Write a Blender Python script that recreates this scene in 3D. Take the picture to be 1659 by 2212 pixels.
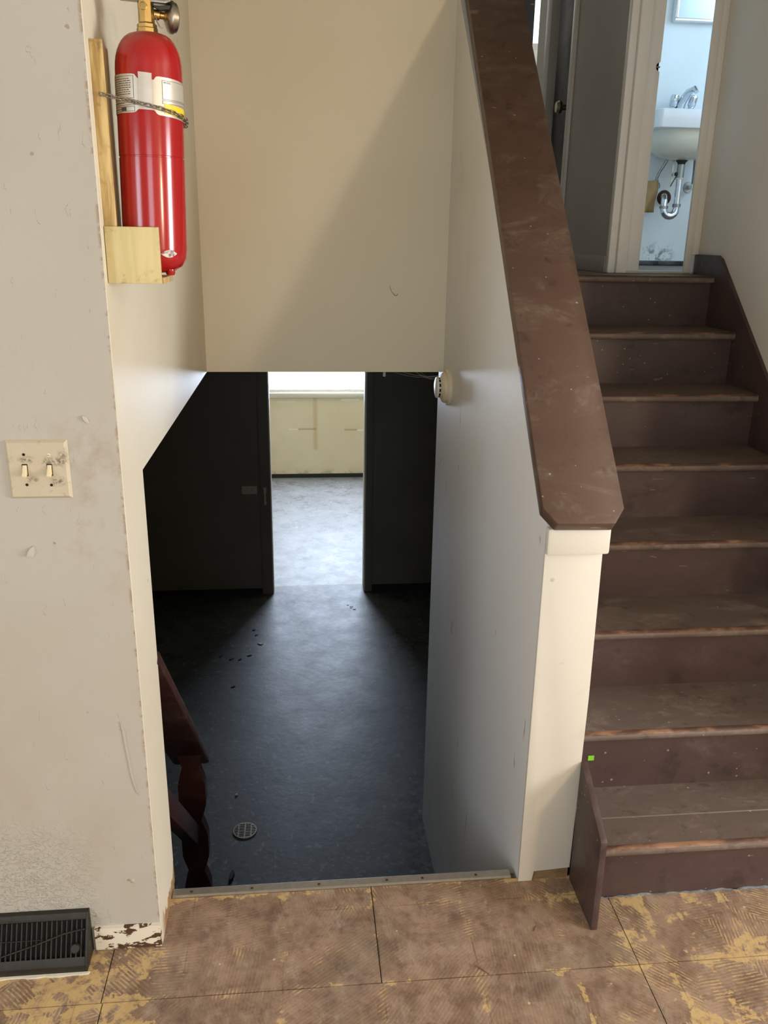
import bpy, bmesh, math, random
from mathutils import Vector, Matrix

# ------------------------------------------------------------------ scene reset
for o in list(bpy.data.objects):
    bpy.data.objects.remove(o, do_unlink=True)
SC = bpy.context.scene
COL = SC.collection
rnd = random.Random(7)

# ------------------------------------------------------------------ camera
cam_d = bpy.data.cameras.new('camera')
cam = bpy.data.objects.new('camera', cam_d)
COL.objects.link(cam)
FPX = 1800.8
cam_d.sensor_fit = 'VERTICAL'
cam_d.sensor_height = 24.0
cam_d.lens = FPX / 2212.0 * 24.0
cam_d.clip_start = 0.02
cam_d.clip_end = 100
rt = Vector((0.99501475, -0.09845093, 0.01590809))
up = Vector((0.01596374, 0.31469356, 0.94905907))
fw = Vector((0.09844192, 0.94407382, -0.31469638))
m = Matrix.Identity(4)
for i in range(3):
    m[i][0] = rt[i]; m[i][1] = up[i]; m[i][2] = -fw[i]
m[0][3], m[1][3], m[2][3] = 0.3497, -1.6238, 1.6304
cam.matrix_world = m
SC.camera = cam

# ------------------------------------------------------------------ world + daylight at the windows + exposure
wd = bpy.data.worlds.new('World'); SC.world = wd; wd.use_nodes = True
bg = wd.node_tree.nodes['Background']
bg.inputs[0].default_value = (0.70, 0.85, 1.0, 1)
bg.inputs[1].default_value = 2.5
SC.view_settings.view_transform = 'Standard'
SC.view_settings.look = 'None'
SC.view_settings.exposure = 0.0
SC.view_settings.gamma = 1.0
SC.view_settings.use_curve_mapping = False

def area(name, loc, aim, sx, sy, watts, col):
    watts *= 1.0
    d = bpy.data.lights.new(name, 'AREA')
    d.shape = 'RECTANGLE'; d.size = sx; d.size_y = sy
    d.energy = watts; d.color = col
    o = bpy.data.objects.new(name, d); COL.objects.link(o)
    o.location = loc
    o.rotation_euler = (Vector(aim) - Vector(loc)).to_track_quat('-Z', 'Y').to_euler()
    return o

# daylight entering by the window openings; the rear one is an added fill
area('daylight_room_right', (4.24, -1.5, 1.45), (0, -1.5, 1.2), 1.2, 1.3, 122, (0.96, 1.0, 1.05))
area('daylight_room_back', (3.35, -4.06, 1.55), (1.2, 0, 1.4), 0.30, 0.45, 50, (1.0, 0.78, 0.55))
area('added_rear_fill', (0.1, -4.06, 1.6), (0.4, 0, 1.5), 1.2, 1.2, 16, (0.85, 1.0, 1.1))  # added fill behind the camera, lifts the shaded header wall
area('daylight_room_left', (-2.16, -2.3, 1.5), (1.9, 0.9, 1.6), 0.9, 1.2, 22, (0.88, 1.0, 1.12))
area('daylight_basement', (0.72, 7.83, 0.45), (0.5, 4.8, -0.85), 1.55, 0.95, 200, (0.66, 0.79, 1.0))
area('daylight_bathroom', (2.90, 2.25, 2.75), (2.0, 2.45, 2.0), 0.6, 0.7, 7, (0.40, 0.68, 1.0))
area('daylight_bedroom', (1.95, 4.66, 3.1), (1.95, 3.0, 2.8), 0.9, 0.8, 24, (1.0, 0.98, 0.92))
SC.cycles.max_bounces = 6
SC.cycles.diffuse_bounces = 4
wd.cycles.sampling_method = 'NONE'
SC.cycles.glossy_bounces = 3

# ------------------------------------------------------------------ helpers
ORG = {}
def srgb(r, g, b):
    f = lambda c: (c/255/12.92) if c/255 <= 0.04045 else ((c/255+0.055)/1.055)**2.4
    return (f(r), f(g), f(b), 1)

def mk(name, verts, faces, mat, parent=None, smooth=None, at=None):
    me = bpy.data.meshes.new(name)
    org = ORG.get(parent, Vector((0, 0, 0))) if parent is not None else Vector((0, 0, 0))
    if parent is None and at is not None:
        org = Vector(at)
    me.from_pydata([Vector(v) - org for v in verts], [], faces)
    bm = bmesh.new(); bm.from_mesh(me)
    bmesh.ops.recalc_face_normals(bm, faces=bm.faces)
    bm.to_mesh(me); bm.free()
    if smooth is not None:
        for p in me.polygons: p.use_smooth = True
        me.set_sharp_from_angle(angle=math.radians(smooth))
    me.materials.append(mat)
    o = bpy.data.objects.new(name, me); COL.objects.link(o)
    if parent is not None:
        o.parent = parent
        ORG[o] = ORG[parent]
    else:
        if at is not None: o.location = org
        ORG[o] = org
    return o

def thing(name, label, cat, loc, group=None):
    o = bpy.data.objects.new(name, None); COL.objects.link(o)
    o.empty_display_size = 0.05
    o.location = loc; ORG[o] = Vector(loc)
    o['label'] = label; o['category'] = cat
    if group: o['group'] = group
    return o
def tag(o, label, cat, group=None, kind=None):
    o['label'] = label; o['category'] = cat
    if group: o['group'] = group
    if kind: o['kind'] = kind
    return o
def struct(o, label=None):
    o['kind'] = 'structure'
    if label: o['label'] = label
    return o

def boxvf(lo, hi):
    x0, y0, z0 = lo; x1, y1, z1 = hi
    v = [(x0,y0,z0),(x1,y0,z0),(x1,y1,z0),(x0,y1,z0),(x0,y0,z1),(x1,y0,z1),(x1,y1,z1),(x0,y1,z1)]
    f = [(0,3,2,1),(4,5,6,7),(0,1,5,4),(1,2,6,5),(2,3,7,6),(3,0,4,7)]
    return v, f
def bev(o, w, seg=2):
    if w <= 0: return o
    me = o.data
    bm = bmesh.new(); bm.from_mesh(me)
    bmesh.ops.bevel(bm, geom=list(bm.edges), offset=w, segments=seg, profile=0.5, affect='EDGES', clamp_overlap=True)
    bm.to_mesh(me); bm.free()
    for p in me.polygons: p.use_smooth = True
    me.set_sharp_from_angle(angle=math.radians(35))
    return o
def box(name, lo, hi, mat, parent=None, bevel=0.0, at=None):
    v, f = boxvf(lo, hi)
    return bev(mk(name, v, f, mat, parent, at=at), bevel)
def prism(name, poly, axis, lo, hi, mat, parent=None, bevel=0.0, at=None):
    """poly: 2-D outline in the two other axes (in xyz order), extruded along axis."""
    def p3(p, t):
        if axis == 'x': return (t, p[0], p[1])
        if axis == 'y': return (p[0], t, p[1])
        return (p[0], p[1], t)
    n = len(poly)
    v = [p3(p, lo) for p in poly] + [p3(p, hi) for p in poly]
    f = [tuple(range(n)), tuple(range(2*n-1, n-1, -1))] + [(i, (i+1) % n, n+(i+1) % n, n+i) for i in range(n)]
    return bev(mk(name, v, f, mat, parent, at=at), bevel)
def lathevf(prof, org, axis=(0,0,1), seg=28):
    """prof: (radius, height) pairs along axis from org."""
    ax = Vector(axis).normalized()
    a = ax.orthogonal().normalized(); b = ax.cross(a)
    v = []; f = []; rings = []
    for r, h in prof:
        c = Vector(org) + ax*h
        if r < 1e-6:
            rings.append([len(v)]); v.append(tuple(c))
        else:
            rings.append(list(range(len(v), len(v)+seg)))
            for k in range(seg):
                t = 2*math.pi*k/seg
                v.append(tuple(c + (a*math.cos(t)+b*math.sin(t))*r))
    for i in range(len(rings)-1):
        A, B = rings[i], rings[i+1]
        for k in range(seg):
            k2 = (k+1) % seg
            if len(A) == 1 and len(B) == 1: break
            if len(A) == 1: f.append((A[0], B[k], B[k2]))
            elif len(B) == 1: f.append((A[k], B[0], A[k2]))
            else: f.append((A[k], B[k], B[k2], A[k2]))
    return v, f
def lathe(name, prof, org, mat, parent=None, axis=(0,0,1), seg=28, smooth=38, at=None):
    v, f = lathevf(prof, org, axis, seg)
    return mk(name, v, f, mat, parent, smooth, at=at)
def tubevf(pts, r, seg=10, closed=False):
    P = [Vector(p) for p in pts]; n = len(P)
    R = r if isinstance(r, (list, tuple)) else [r]*n
    v = []; f = []
    prev = None
    for i in range(n):
        if closed: t = (P[(i+1) % n]-P[i-1]).normalized()
        else: t = (P[min(i+1, n-1)]-P[max(i-1, 0)]).normalized()
        if prev is None: a = t.orthogonal().normalized()
        else:
            a = prev - t*prev.dot(t)
            a = a.normalized() if a.length > 1e-6 else t.orthogonal().normalized()
        prev = a; b = t.cross(a)
        for k in range(seg):
            q = 2*math.pi*k/seg
            v.append(tuple(P[i]+(a*math.cos(q)+b*math.sin(q))*R[i]))
    m_ = n if closed else n-1
    for i in range(m_):
        j = (i+1) % n
        for k in range(seg):
            k2 = (k+1) % seg
            f.append((i*seg+k, i*seg+k2, j*seg+k2, j*seg+k))
    if not closed:
        f.append(tuple(range(seg-1, -1, -1))); f.append(tuple((n-1)*seg+k for k in range(seg)))
    return v, f
def tube(name, pts, r, mat, parent=None, seg=10, closed=False, at=None):
    v, f = tubevf(pts, r, seg, closed)
    return mk(name, v, f, mat, parent, 50, at=at)
def arc(c, r, a0, a1, n, u, w):
    u = Vector(u); w = Vector(w); c = Vector(c)
    return [c+u*r*math.cos(math.radians(a0+(a1-a0)*i/n))+w*r*math.sin(math.radians(a0+(a1-a0)*i/n)) for i in range(n+1)]

# ------------------------------------------------------------------ materials
class N:
    def __init__(s, name):
        s.m = bpy.data.materials.new(name); s.m.use_nodes = True
        s.t = s.m.node_tree; s.nd = s.t.nodes; s.b = s.nd['Principled BSDF']
        s.tc = s.nd.new('ShaderNodeTexCoord')
    def new(s, typ, **kw):
        n = s.nd.new(typ)
        for k, v in kw.items():
            if k.startswith('i_'):
                n.inputs[k[2:].replace('_', ' ')].default_value = v
            else: setattr(n, k, v)
        return n
    def l(s, a, b): s.t.links.new(a, b)
    def coord(s, scale=(1, 1, 1), loc=(0, 0, 0), rot=(0, 0, 0)):
        mp = s.new('ShaderNodeMapping')
        mp.inputs['Scale'].default_value = scale; mp.inputs['Location'].default_value = loc; mp.inputs['Rotation'].default_value = rot
        geo = s.new('ShaderNodeNewGeometry')
        s.l(geo.outputs['Position'], mp.inputs['Vector']); return mp.outputs[0]
    def noise(s, sc, detail=4, rough=0.55, vec=None, dist=0.0):
        n = s.new('ShaderNodeTexNoise'); n.inputs['Scale'].default_value = sc
        n.inputs['Detail'].default_value = min(detail, 4); n.inputs['Roughness'].default_value = rough
        n.inputs['Distortion'].default_value = dist
        s.l(vec if vec is not None else s.coord(), n.inputs['Vector']); return n.outputs['Fac']
    def ramp(s, fac, stops):
        r = s.new('ShaderNodeValToRGB'); e = r.color_ramp.elements
        while len(e) < len(stops): e.new(0.5)
        for el, (p, c) in zip(e, stops):
            el.position = p; el.color = c if len(c) == 4 else (*c, 1)
        s.l(fac, r.inputs[0]); return r.outputs[0]
    def step(s, fac, a, b):
        r = s.new('ShaderNodeMapRange'); r.interpolation_type = 'SMOOTHSTEP'
        r.inputs[1].default_value = a; r.inputs[2].default_value = b
        s.l(fac, r.inputs[0]); return r.outputs[0]
    def math(s, op, a, b=None, c=None):
        n = s.new('ShaderNodeMath', operation=op)
        for i, x in enumerate((a, b, c)):
            if x is None: continue
            if isinstance(x, (int, float)): n.inputs[i].default_value = x
            else: s.l(x, n.inputs[i])
        return n.outputs[0]
    def mix(s, fac, a, b, mode='MIX'):
        n = s.new('ShaderNodeMix', data_type='RGBA', blend_type=mode)
        for sock, x in ((n.inputs[0], fac), (n.inputs[6], a), (n.inputs[7], b)):
            if isinstance(x, (int, float)): sock.default_value = x
            elif isinstance(x, tuple): sock.default_value = x
            else: s.l(x, sock)
        return n.outputs[2]
    def xyz(s):
        g = s.new('ShaderNodeNewGeometry'); sp = s.new('ShaderNodeSeparateXYZ')
        s.l(g.outputs['Position'], sp.inputs[0]); return sp.outputs
    def bump(s, h, strength=0.2, dist=0.01):
        b = s.new('ShaderNodeBump'); b.inputs['Strength'].default_value = strength; b.inputs['Distance'].default_value = dist
        s.l(h, b.inputs['Height']); s.l(b.outputs[0], s.b.inputs['Normal'])
    def done(s, col, rough=0.5, metal=0.0, spec=None):
        if isinstance(col, tuple): s.b.inputs['Base Color'].default_value = col
        else: s.l(col, s.b.inputs['Base Color'])
        if isinstance(rough, (int, float)): s.b.inputs['Roughness'].default_value = rough
        else: s.l(rough, s.b.inputs['Roughness'])
        s.b.inputs['Metallic'].default_value = metal
        if spec is not None: s.b.inputs['Specular IOR Level'].default_value = spec
        return s.m
    def dots(s, sc, rad, keep=0.5, loc=(0, 0, 0)):
        v = s.new('ShaderNodeTexVoronoi'); v.inputs['Scale'].default_value = sc
        w = s.new('ShaderNodeTexNoise'); w.inputs['Scale'].default_value = sc*5; w.inputs['Detail'].default_value = 1
        cc = s.coord(loc=loc); s.l(cc, w.inputs['Vector'])
        ma = s.new('ShaderNodeVectorMath', operation='MULTIPLY_ADD'); q = 0.09/sc
        s.l(w.outputs['Color'], ma.inputs[0]); ma.inputs[1].default_value = (q, q, q); s.l(cc, ma.inputs[2])
        s.l(ma.outputs[0], v.inputs['Vector'])
        c = s.new('ShaderNodeSeparateColor'); s.l(v.outputs['Color'], c.inputs[0])
        r = s.math('MULTIPLY', s.math('POWER', c.outputs[1], 2.0), rad)
        d = s.step(s.math('SUBTRACT', v.outputs['Distance'], r), 0.02, -0.02)
        return s.math('MULTIPLY', d, s.math('LESS_THAN', c.outputs[0], keep))
    def boxmask(s, x=None, y=None, z=None, soft=0.01):
        p = s.xyz(); out = None
        for i, r in enumerate((x, y, z)):
            if r is None: continue
            a = s.step(p[i], r[0]-soft, r[0]+soft); b = s.step(p[i], r[1]+soft, r[1]-soft)
            q = s.math('MULTIPLY', a, b); out = q if out is None else s.math('MULTIPLY', out, q)
        return out

def paint(name, c, c2=None, dirt=(110, 92, 66), amount=0.35, rough=0.55, bump=0.12, chips=0.0, spec=0.35):
    n = N(name)
    base = n.mix(n.step(n.noise(1.7, 3), 0.35, 0.7), srgb(*c), srgb(*(c2 or tuple(x-8 for x in c))))
    d = n.step(n.noise(4.5, 7, 0.65), 0.62, 0.82)
    base = n.mix(n.math('MULTIPLY', d, amount), base, srgb(*dirt))
    if chips:
        sp = n.dots(14, 0.10, 0.3)
        base = n.mix(n.math('MULTIPLY', sp, amount*1.3), base, srgb(80, 66, 48))
        ch = n.step(n.noise(26, 3, 0.6), 0.70, 0.72)
        base = n.mix(n.math('MULTIPLY', ch, chips), base, srgb(120, 84, 56))
    if chips: n.bump(n.noise(55, 2, 0.6), bump, 0.006)
    return n.done(base, rough, spec=spec)
def plain(name, c, rough=0.5, metal=0.0, var=10, sc=14, bump=0.0):
    n = N(name)
    col = n.mix(n.noise(sc, 4), srgb(*[max(0, x-var) for x in c]), srgb(*[min(255, x+var) for x in c]))
    if bump: n.bump(n.noise(sc*4, 4), bump, 0.004)
    return n.done(col, rough, metal)

M = {}
M['wall'] = paint('cream_wall_paint', (230, 223, 210), (223, 215, 199), amount=0.14)
M['trimwhite'] = paint('white_trim_paint', (212, 206, 193), (207, 200, 186), amount=0.22, chips=0.15, rough=0.45, bump=0.04)
M['ceil'] = paint('ceiling_paint', (214, 208, 194), amount=0.1)
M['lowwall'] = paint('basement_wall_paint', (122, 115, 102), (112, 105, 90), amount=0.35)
M['farside'] = paint('far_room_side_paint', (222, 212, 184), (214, 203, 172), amount=0.15)
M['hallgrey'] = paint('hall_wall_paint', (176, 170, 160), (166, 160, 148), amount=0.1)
M['bathwall'] = paint('bathroom_wall_paint', (222, 228, 230), (216, 222, 220), amount=0.1, rough=0.4)

# wall with the switch: scuffs, peeling and blistered paint near the floor
def wall_front():
    n = N('scuffed_cream_wall')
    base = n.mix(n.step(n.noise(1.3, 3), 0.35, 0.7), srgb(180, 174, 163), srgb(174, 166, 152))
    # grime near the switch and the corner
    g1 = n.math('MULTIPLY', n.boxmask(x=(-0.12, 0.02), z=(0.95, 1.30), soft=0.08), n.step(n.noise(9, 6, 0.7), 0.45, 0.72))
    base = n.mix(n.math('MULTIPLY', g1, 0.55), base, srgb(150, 124, 92))
    g2 = n.math('MULTIPLY', n.boxmask(x=(-0.5, -0.02), z=(0.0, 0.55), soft=0.2), n.step(n.noise(3, 6, 0.7), 0.4, 0.75))
    base = n.mix(n.math('MULTIPLY', g2, 0.35), base, srgb(160, 136, 104))
    e = n.math('MULTIPLY', n.boxmask(x=(-0.006, 0.02), soft=0.004), n.step(n.noise(40, 4, 0.7), 0.48, 0.6))
    base = n.mix(n.math('MULTIPLY', e, 0.6), base, srgb(138, 98, 66))
    sp = n.dots(26, 0.12, 0.35)
    base = n.mix(n.math('MULTIPLY', sp, 0.5), base, srgb(112, 94, 70))
    blister = n.math('MULTIPLY', n.boxmask(x=(-0.6, -0.20), z=(0.0, 0.30), soft=0.10), n.step(n.noise(58, 3, 0.7, n.coord((1, 1, 1.5)), 1.2), 0.50, 0.58))
    chip = n.dots(15, 0.09, 0.25, (5, 2, 1))
    base = n.mix(n.math('MULTIPLY', chip, 0.15), base, srgb(214, 206, 194))
    flakes = n.math('ADD', chip, n.step(n.noise(20, 3, 0.6, n.coord((2.4, 1, 0.8))), 0.67, 0.685))
    h = n.math('ADD', n.math('MULTIPLY', n.noise(30, 5, 0.6), 0.18), n.math('ADD', n.math('MULTIPLY', blister, 1.7), n.math('MULTIPLY', flakes, 0.55)))
    n.bump(h, 0.55, 0.006)
    return n.done(base, 0.6, spec=0.3)
M['wallfront'] = wall_front()

def stub_wall():
    n = N('stairwell_cream_paint')
    base = n.mix(n.step(n.noise(1.5, 3), 0.35, 0.7), srgb(220, 211, 190), srgb(211, 200, 175))
    sp = n.dots(11, 0.08, 0.35)
    base = n.mix(n.math('MULTIPLY', sp, 0.45), base, srgb(104, 88, 62))
    # bare wood where the jamb foot is knocked
    z = n.xyz()
    low = n.step(n.math('ADD', n.math('MULTIPLY', n.noise(24, 5, 0.65, n.coord((1, 1, 0.25))), 0.26), n.math('MULTIPLY', z[2], -1.6)), 0.06, 0.075)
    low = n.math('MULTIPLY', low, n.step(z[1], 0.0, 0.06))
    low = n.math('MULTIPLY', low, n.step(z[1], 0.30, 0.25))
    wood = n.mix(n.noise(60, 3, 0.6, n.coord((1, 1, 0.1))), srgb(96, 62, 40), srgb(200, 160, 110))
    base = n.mix(low, base, wood)
    h = n.math('ADD', n.math('MULTIPLY', n.noise(45, 5, 0.6), 0.25), n.math('MULTIPLY', low, -0.6))
    n.bump(h, 0.25, 0.006)
    return n.done(base, 0.5, spec=0.35)
M['stub'] = stub_wall()

def half_wall():
    n = N('scuffed_stairwell_paint')
    base = n.mix(n.step(n.noise(1.5, 3), 0.35, 0.7), srgb(232, 231, 229), srgb(224, 222, 218))
    sc = n.step(n.noise(30, 3, 0.5, n.coord((1, 1, 0.22))), 0.71, 0.74)
    base = n.mix(n.math('MULTIPLY', sc, 0.5), base, srgb(84, 76, 64))
    sm = n.step(n.noise(3.0, 6, 0.65), 0.58, 0.8)
    base = n.mix(n.math('MULTIPLY', sm, 0.18), base, srgb(130, 118, 96))
    return n.done(base, 0.42, spec=0.4)
M['half'] = half_wall()

def header_wall():
    n = N('header_wall_paint')
    base = n.mix(n.step(n.noise(1.2, 2), 0.35, 0.7), srgb(234, 225, 203), srgb(228, 218, 194))
    sp = n.dots(7, 0.045, 0.4)
    base = n.mix(n.math('MULTIPLY', sp, 0.6), base, srgb(86, 66, 40))
    return n.done(base, 0.55, spec=0.3)
M['header'] = header_wall()

def brown_wood(name, c1, c2, edge=True, dust=0.35, rough=0.42, dsc=5.0, fleck=0.5):
    n = N(name)
    base = n.mix(n.noise(9, 4, 0.6, n.coord((0.5, 1, 1))), srgb(*c1), srgb(*c2))
    du = n.step(n.noise(dsc, 4, 0.75, n.coord((0.7, 1.3, 1)), 0.8), 0.46, 0.68)
    fine = n.step(n.noise(dsc*6, 3, 0.7), 0.40, 0.66)
    du = n.math('MULTIPLY', du, n.math('ADD', 0.35, n.math('MULTIPLY', fine, 0.65)))
    base = n.mix(n.math('MULTIPLY', du, dust), base, srgb(150, 136, 120))
    dk = n.step(n.noise(dsc*2.1, 4, 0.7, n.coord(loc=(4, 7, 2))), 0.55, 0.72)
    base = n.mix(n.math('MULTIPLY', dk, 0.45), base, srgb(*[int(x*0.55) for x in c2]))
    sp = n.dots(46, 0.15, 0.4)
    base = n.mix(n.math('MULTIPLY', sp, fleck), base, srgb(186, 172, 154))
    sc = n.step(n.noise(30, 2, 0.5, n.coord((0.35, 1, 1.6), rot=(0, 0.5, 0.35))), 0.725, 0.745)
    base = n.mix(n.math('MULTIPLY', sc, fleck*0.8), base, srgb(150, 130, 112))
    r = n.math('ADD', rough, n.math('MULTIPLY', du, 0.25))
    return n.done(base, r, spec=0.4)
M['riser'] = brown_wood('brown_riser_paint', (78, 60, 56), (70, 54, 51), dust=0.14, rough=0.42, fleck=0.45)
M['tread'] = brown_wood('dusty_brown_tread_paint', (112, 96, 86), (96, 81, 73), dust=0.55, rough=0.5, dsc=9, fleck=0.6)
M['cap'] = brown_wood('brown_varnished_cap', (100, 78, 65), (84, 64, 53), dust=0.32, rough=0.40, dsc=8, fleck=0.7)
M['railing'] = brown_wood('dark_red_brown_rail', (56, 26, 21), (44, 20, 17), dust=0.08, rough=0.42, fleck=0.0)
M['darkdoor'] = brown_wood('dark_door_stain', (40, 32, 27), (33, 26, 22), dust=0.05, rough=0.5)
def nose_wear():
    n = N('worn_tread_nosing')
    base = n.mix(n.noise(9, 5), srgb(86, 58, 46), srgb(72, 48, 38))
    w = n.step(n.noise(5, 4, 0.7, n.coord((1.0, 3, 3))), 0.44, 0.62)
    base = n.mix(n.math('MULTIPLY', w, 0.75), base, srgb(160, 118, 86))
    n.bump(n.noise(40, 4), 0.15, 0.003)
    return n.done(base, 0.42)
M['nose'] = nose_wear()

def subfloor():
    n = N('adhesive_streaked_subfloor')
    v = n.coord()
    brown = n.mix(n.step(n.noise(9, 5, 0.7), 0.3, 0.70), srgb(124, 98, 80), srgb(166, 138, 116))
    brown = n.mix(n.math('MULTIPLY', n.step(n.noise(3.1, 6, 0.6), 0.5, 0.75), 0.5), brown, srgb(122, 112, 96))
    brown = n.mix(n.math('MULTIPLY', n.step(n.noise(55, 4, 0.7), 0.55, 0.75), 0.4), brown, srgb(88, 66, 54))
    brown = n.mix(n.math('MULTIPLY', n.step(n.noise(17, 4, 0.75, n.coord(loc=(9, 3, 2))), 0.46, 0.66), 0.55), brown, srgb(98, 74, 62))
    brown = n.mix(n.math('MULTIPLY', n.step(n.noise(13, 4, 0.75, n.coord((1.6, 0.7, 1), loc=(1, 5, 8))), 0.50, 0.70), 0.5), brown, srgb(176, 158, 138))
    yellow = n.mix(n.noise(12, 5, 0.6), srgb(192, 156, 100), srgb(218, 188, 134))
    # trowel ridges, each patch combed its own way
    vor = n.new('ShaderNodeTexVoronoi'); vor.inputs['Scale'].default_value = 4.6
    wob = n.new('ShaderNodeTexNoise'); wob.inputs['Scale'].default_value = 9; wob.inputs['Detail'].default_value = 2
    n.l(v, wob.inputs['Vector'])
    ad = n.new('ShaderNodeVectorMath', operation='MULTIPLY_ADD')
    n.l(wob.outputs['Color'], ad.inputs[0]); ad.inputs[1].default_value = (0.12, 0.12, 0); n.l(v, ad.inputs[2])
    n.l(ad.outputs[0], vor.inputs['Vector'])
    sepc = n.new('ShaderNodeSeparateColor'); n.l(vor.outputs['Color'], sepc.inputs[0])
    vr = n.new('ShaderNodeVectorRotate', rotation_type='Z_AXIS')
    n.l(v, vr.inputs['Vector'])
    n.l(n.math('MULTIPLY', sepc.outputs[0], 3.14), vr.inputs['Angle'])
    wv = n.new('ShaderNodeTexWave'); wv.inputs['Scale'].default_value = 37
    wv.inputs['Distortion'].default_value = 3.4; wv.inputs['Detail'].default_value = 2; wv.inputs['Detail Scale'].default_value = 0.35
    n.l(vr.outputs[0], wv.inputs['Vector'])
    ridge = n.step(wv.outputs['Fac'], 0.50, 0.82)
    p = n.xyz()
    def joint(co, off, pitch, w):
        fr = n.math('FRACT', n.math('ADD', n.math('DIVIDE', co, pitch), off))
        d = n.math('MULTIPLY', n.math('ABSOLUTE', n.math('SUBTRACT', fr, 0.5)), pitch)
        return n.step(d, w, 0.0)
    jx = joint(p[0], 0.5-0.287/0.2286, 0.2286, 0.022)
    jy = joint(p[1], 0.5+0.155/0.2286, 0.2286, 0.022)
    jj = n.math('MAXIMUM', jx, jy)
    right = n.step(p[0], 0.86, 1.15)
    left = n.step(p[0], 0.05, -0.05)
    edge = n.step(p[1], 0.115, 0.140)
    bias = n.math('ADD', n.math('MULTIPLY', right, 0.13), n.math('ADD', n.math('MULTIPLY', left, 0.20), n.math('MULTIPLY', jj, 0.12)))
    bias = n.math('ADD', bias, n.math('MULTIPLY', edge, 0.14))
    nz = n.math('ADD', n.noise(7.5, 4, 0.62), bias)
    patch = n.step(nz, 0.60, 0.70)
    solid = n.math('MULTIPLY', n.step(n.math('ADD', n.noise(11, 5, 0.70, n.coord(loc=(3, 1, 0))), bias), 0.69, 0.73), 0.85)
    soft = n.math('MULTIPLY', n.step(nz, 0.42, 0.6), n.math('MULTIPLY', ridge, 0.10))
    brk = n.step(n.noise(24, 4, 0.75, n.coord(loc=(2, 9, 4))), 0.38, 0.56)
    patch = n.math('MULTIPLY', patch, brk)
    fac = n.math('MAXIMUM', n.math('MULTIPLY', n.math('MULTIPLY', patch, ridge), 0.8), n.math('MAXIMUM', solid, soft))
    fac = n.math('MULTIPLY', fac, n.step(n.noise(38, 3, 0.7), 0.25, 0.55))
    col = n.mix(fac, brown, yellow)
    # dark joint lines and white dust
    jl = n.math('MAXIMUM', joint(p[0], 0.5-0.29/0.2286, 0.2286, 0.003), joint(p[1], 0.5+0.155/0.2286, 0.2286, 0.003))
    col = n.mix(n.math('MULTIPLY', n.math('MULTIPLY', jl, n.step(n.noise(8, 4), 0.45, 0.6)), 0.5), col, srgb(70, 52, 40))
    col = n.mix(n.math('MULTIPLY', n.dots(30, 0.11, 0.35), 0.6), col, srgb(214, 200, 178))
    col = n.mix(n.math('MULTIPLY', n.step(n.noise(11, 7, 0.75, n.coord(loc=(7, 2, 1))), 0.55, 0.75), 0.30), col, srgb(182, 166, 148))
    h = n.math('ADD', n.math('MULTIPLY', ridge, 0.25), n.math('MULTIPLY', n.noise(50, 3), 0.6))
    n.bump(h, 0.25, 0.003)
    return n.done(col, 0.62, spec=0.3)
M['subfloor'] = subfloor()

def concrete(name, c1, c2, rough, far=False):
    n = N(name)
    col = n.mix(n.step(n.noise(2.2, 7, 0.65), 0.32, 0.7), srgb(*c1), srgb(*c2))
    col = n.mix(n.math('MULTIPLY', n.step(n.noise(9, 8, 0.72), 0.48, 0.68), 0.6), col, srgb(*[max(8, int(x*0.62)) for x in c1]))
    col = n.mix(n.math('MULTIPLY', n.step(n.noise(26, 4, 0.6, n.coord((1, 0.5, 1), rot=(0, 0, 0.6))), 0.62, 0.69), 0.6), col, srgb(*[min(255, int(x*(1.2 if far else 1.45))) for x in c2]))
    col = n.mix(n.math('MULTIPLY', n.step(n.noise(48, 3, 0.7, n.coord((0.6, 1, 1), loc=(3, 3, 3))), 0.60, 0.68), 0.5), col, srgb(*[min(255, int(x*(1.25 if far else 1.6))) for x in c2]))
    col = n.mix(n.math('MULTIPLY', n.step(n.noise(60, 3, 0.6), 0.66, 0.70), 0.7), col, srgb(30, 29, 28))
    if not far:
        ring = n.math('SUBTRACT', n.boxmask(x=(-0.25, 0.035), y=(3.28, 3.76), soft=0.03), n.boxmask(x=(-0.25, -0.0), y=(3.33, 3.71), soft=0.03))
        col = n.mix(n.math('MULTIPLY', ring, n.math('MULTIPLY', n.step(n.noise(6, 4), 0.25, 0.6), 0.6)), col, srgb(44, 46, 54))
        st = n.math('MULTIPLY', n.boxmask(x=(0.72, 1.2), y=(3.42, 3.75), soft=0.08), n.step(n.noise(15, 6, 0.7), 0.48, 0.6))
        col = n.mix(n.math('MULTIPLY', st, 0.75), col, srgb(40, 38, 38))
        rust = n.math('MULTIPLY', n.boxmask(x=(-0.02, 0.14), y=(1.59, 1.78), soft=0.035), n.step(n.noise(14, 5), 0.35, 0.7))
        col = n.mix(n.math('MULTIPLY', rust, 0.6), col, srgb(78, 62, 48))
        wal = n.math('MULTIPLY', n.boxmask(x=(0.80, 0.93), y=(1.2, 1.9), soft=0.04), n.step(n.noise(22, 6, 0.7), 0.46, 0.6))
        col = n.mix(n.math('MULTIPLY', wal, 0.8), col, srgb(36, 32, 30))
    n.bump(n.noise(24, 3, 0.65), 0.18, 0.006)
    rr = n.math('ADD', rough, n.math('MULTIPLY', n.noise(6, 6, 0.7), 0.22))
    return n.done(col, rr, spec=0.3)
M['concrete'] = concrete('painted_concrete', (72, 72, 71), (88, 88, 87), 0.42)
M['farfloor'] = concrete('pale_concrete', (108, 106, 103), (122, 120, 117), 0.40, True)

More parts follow.
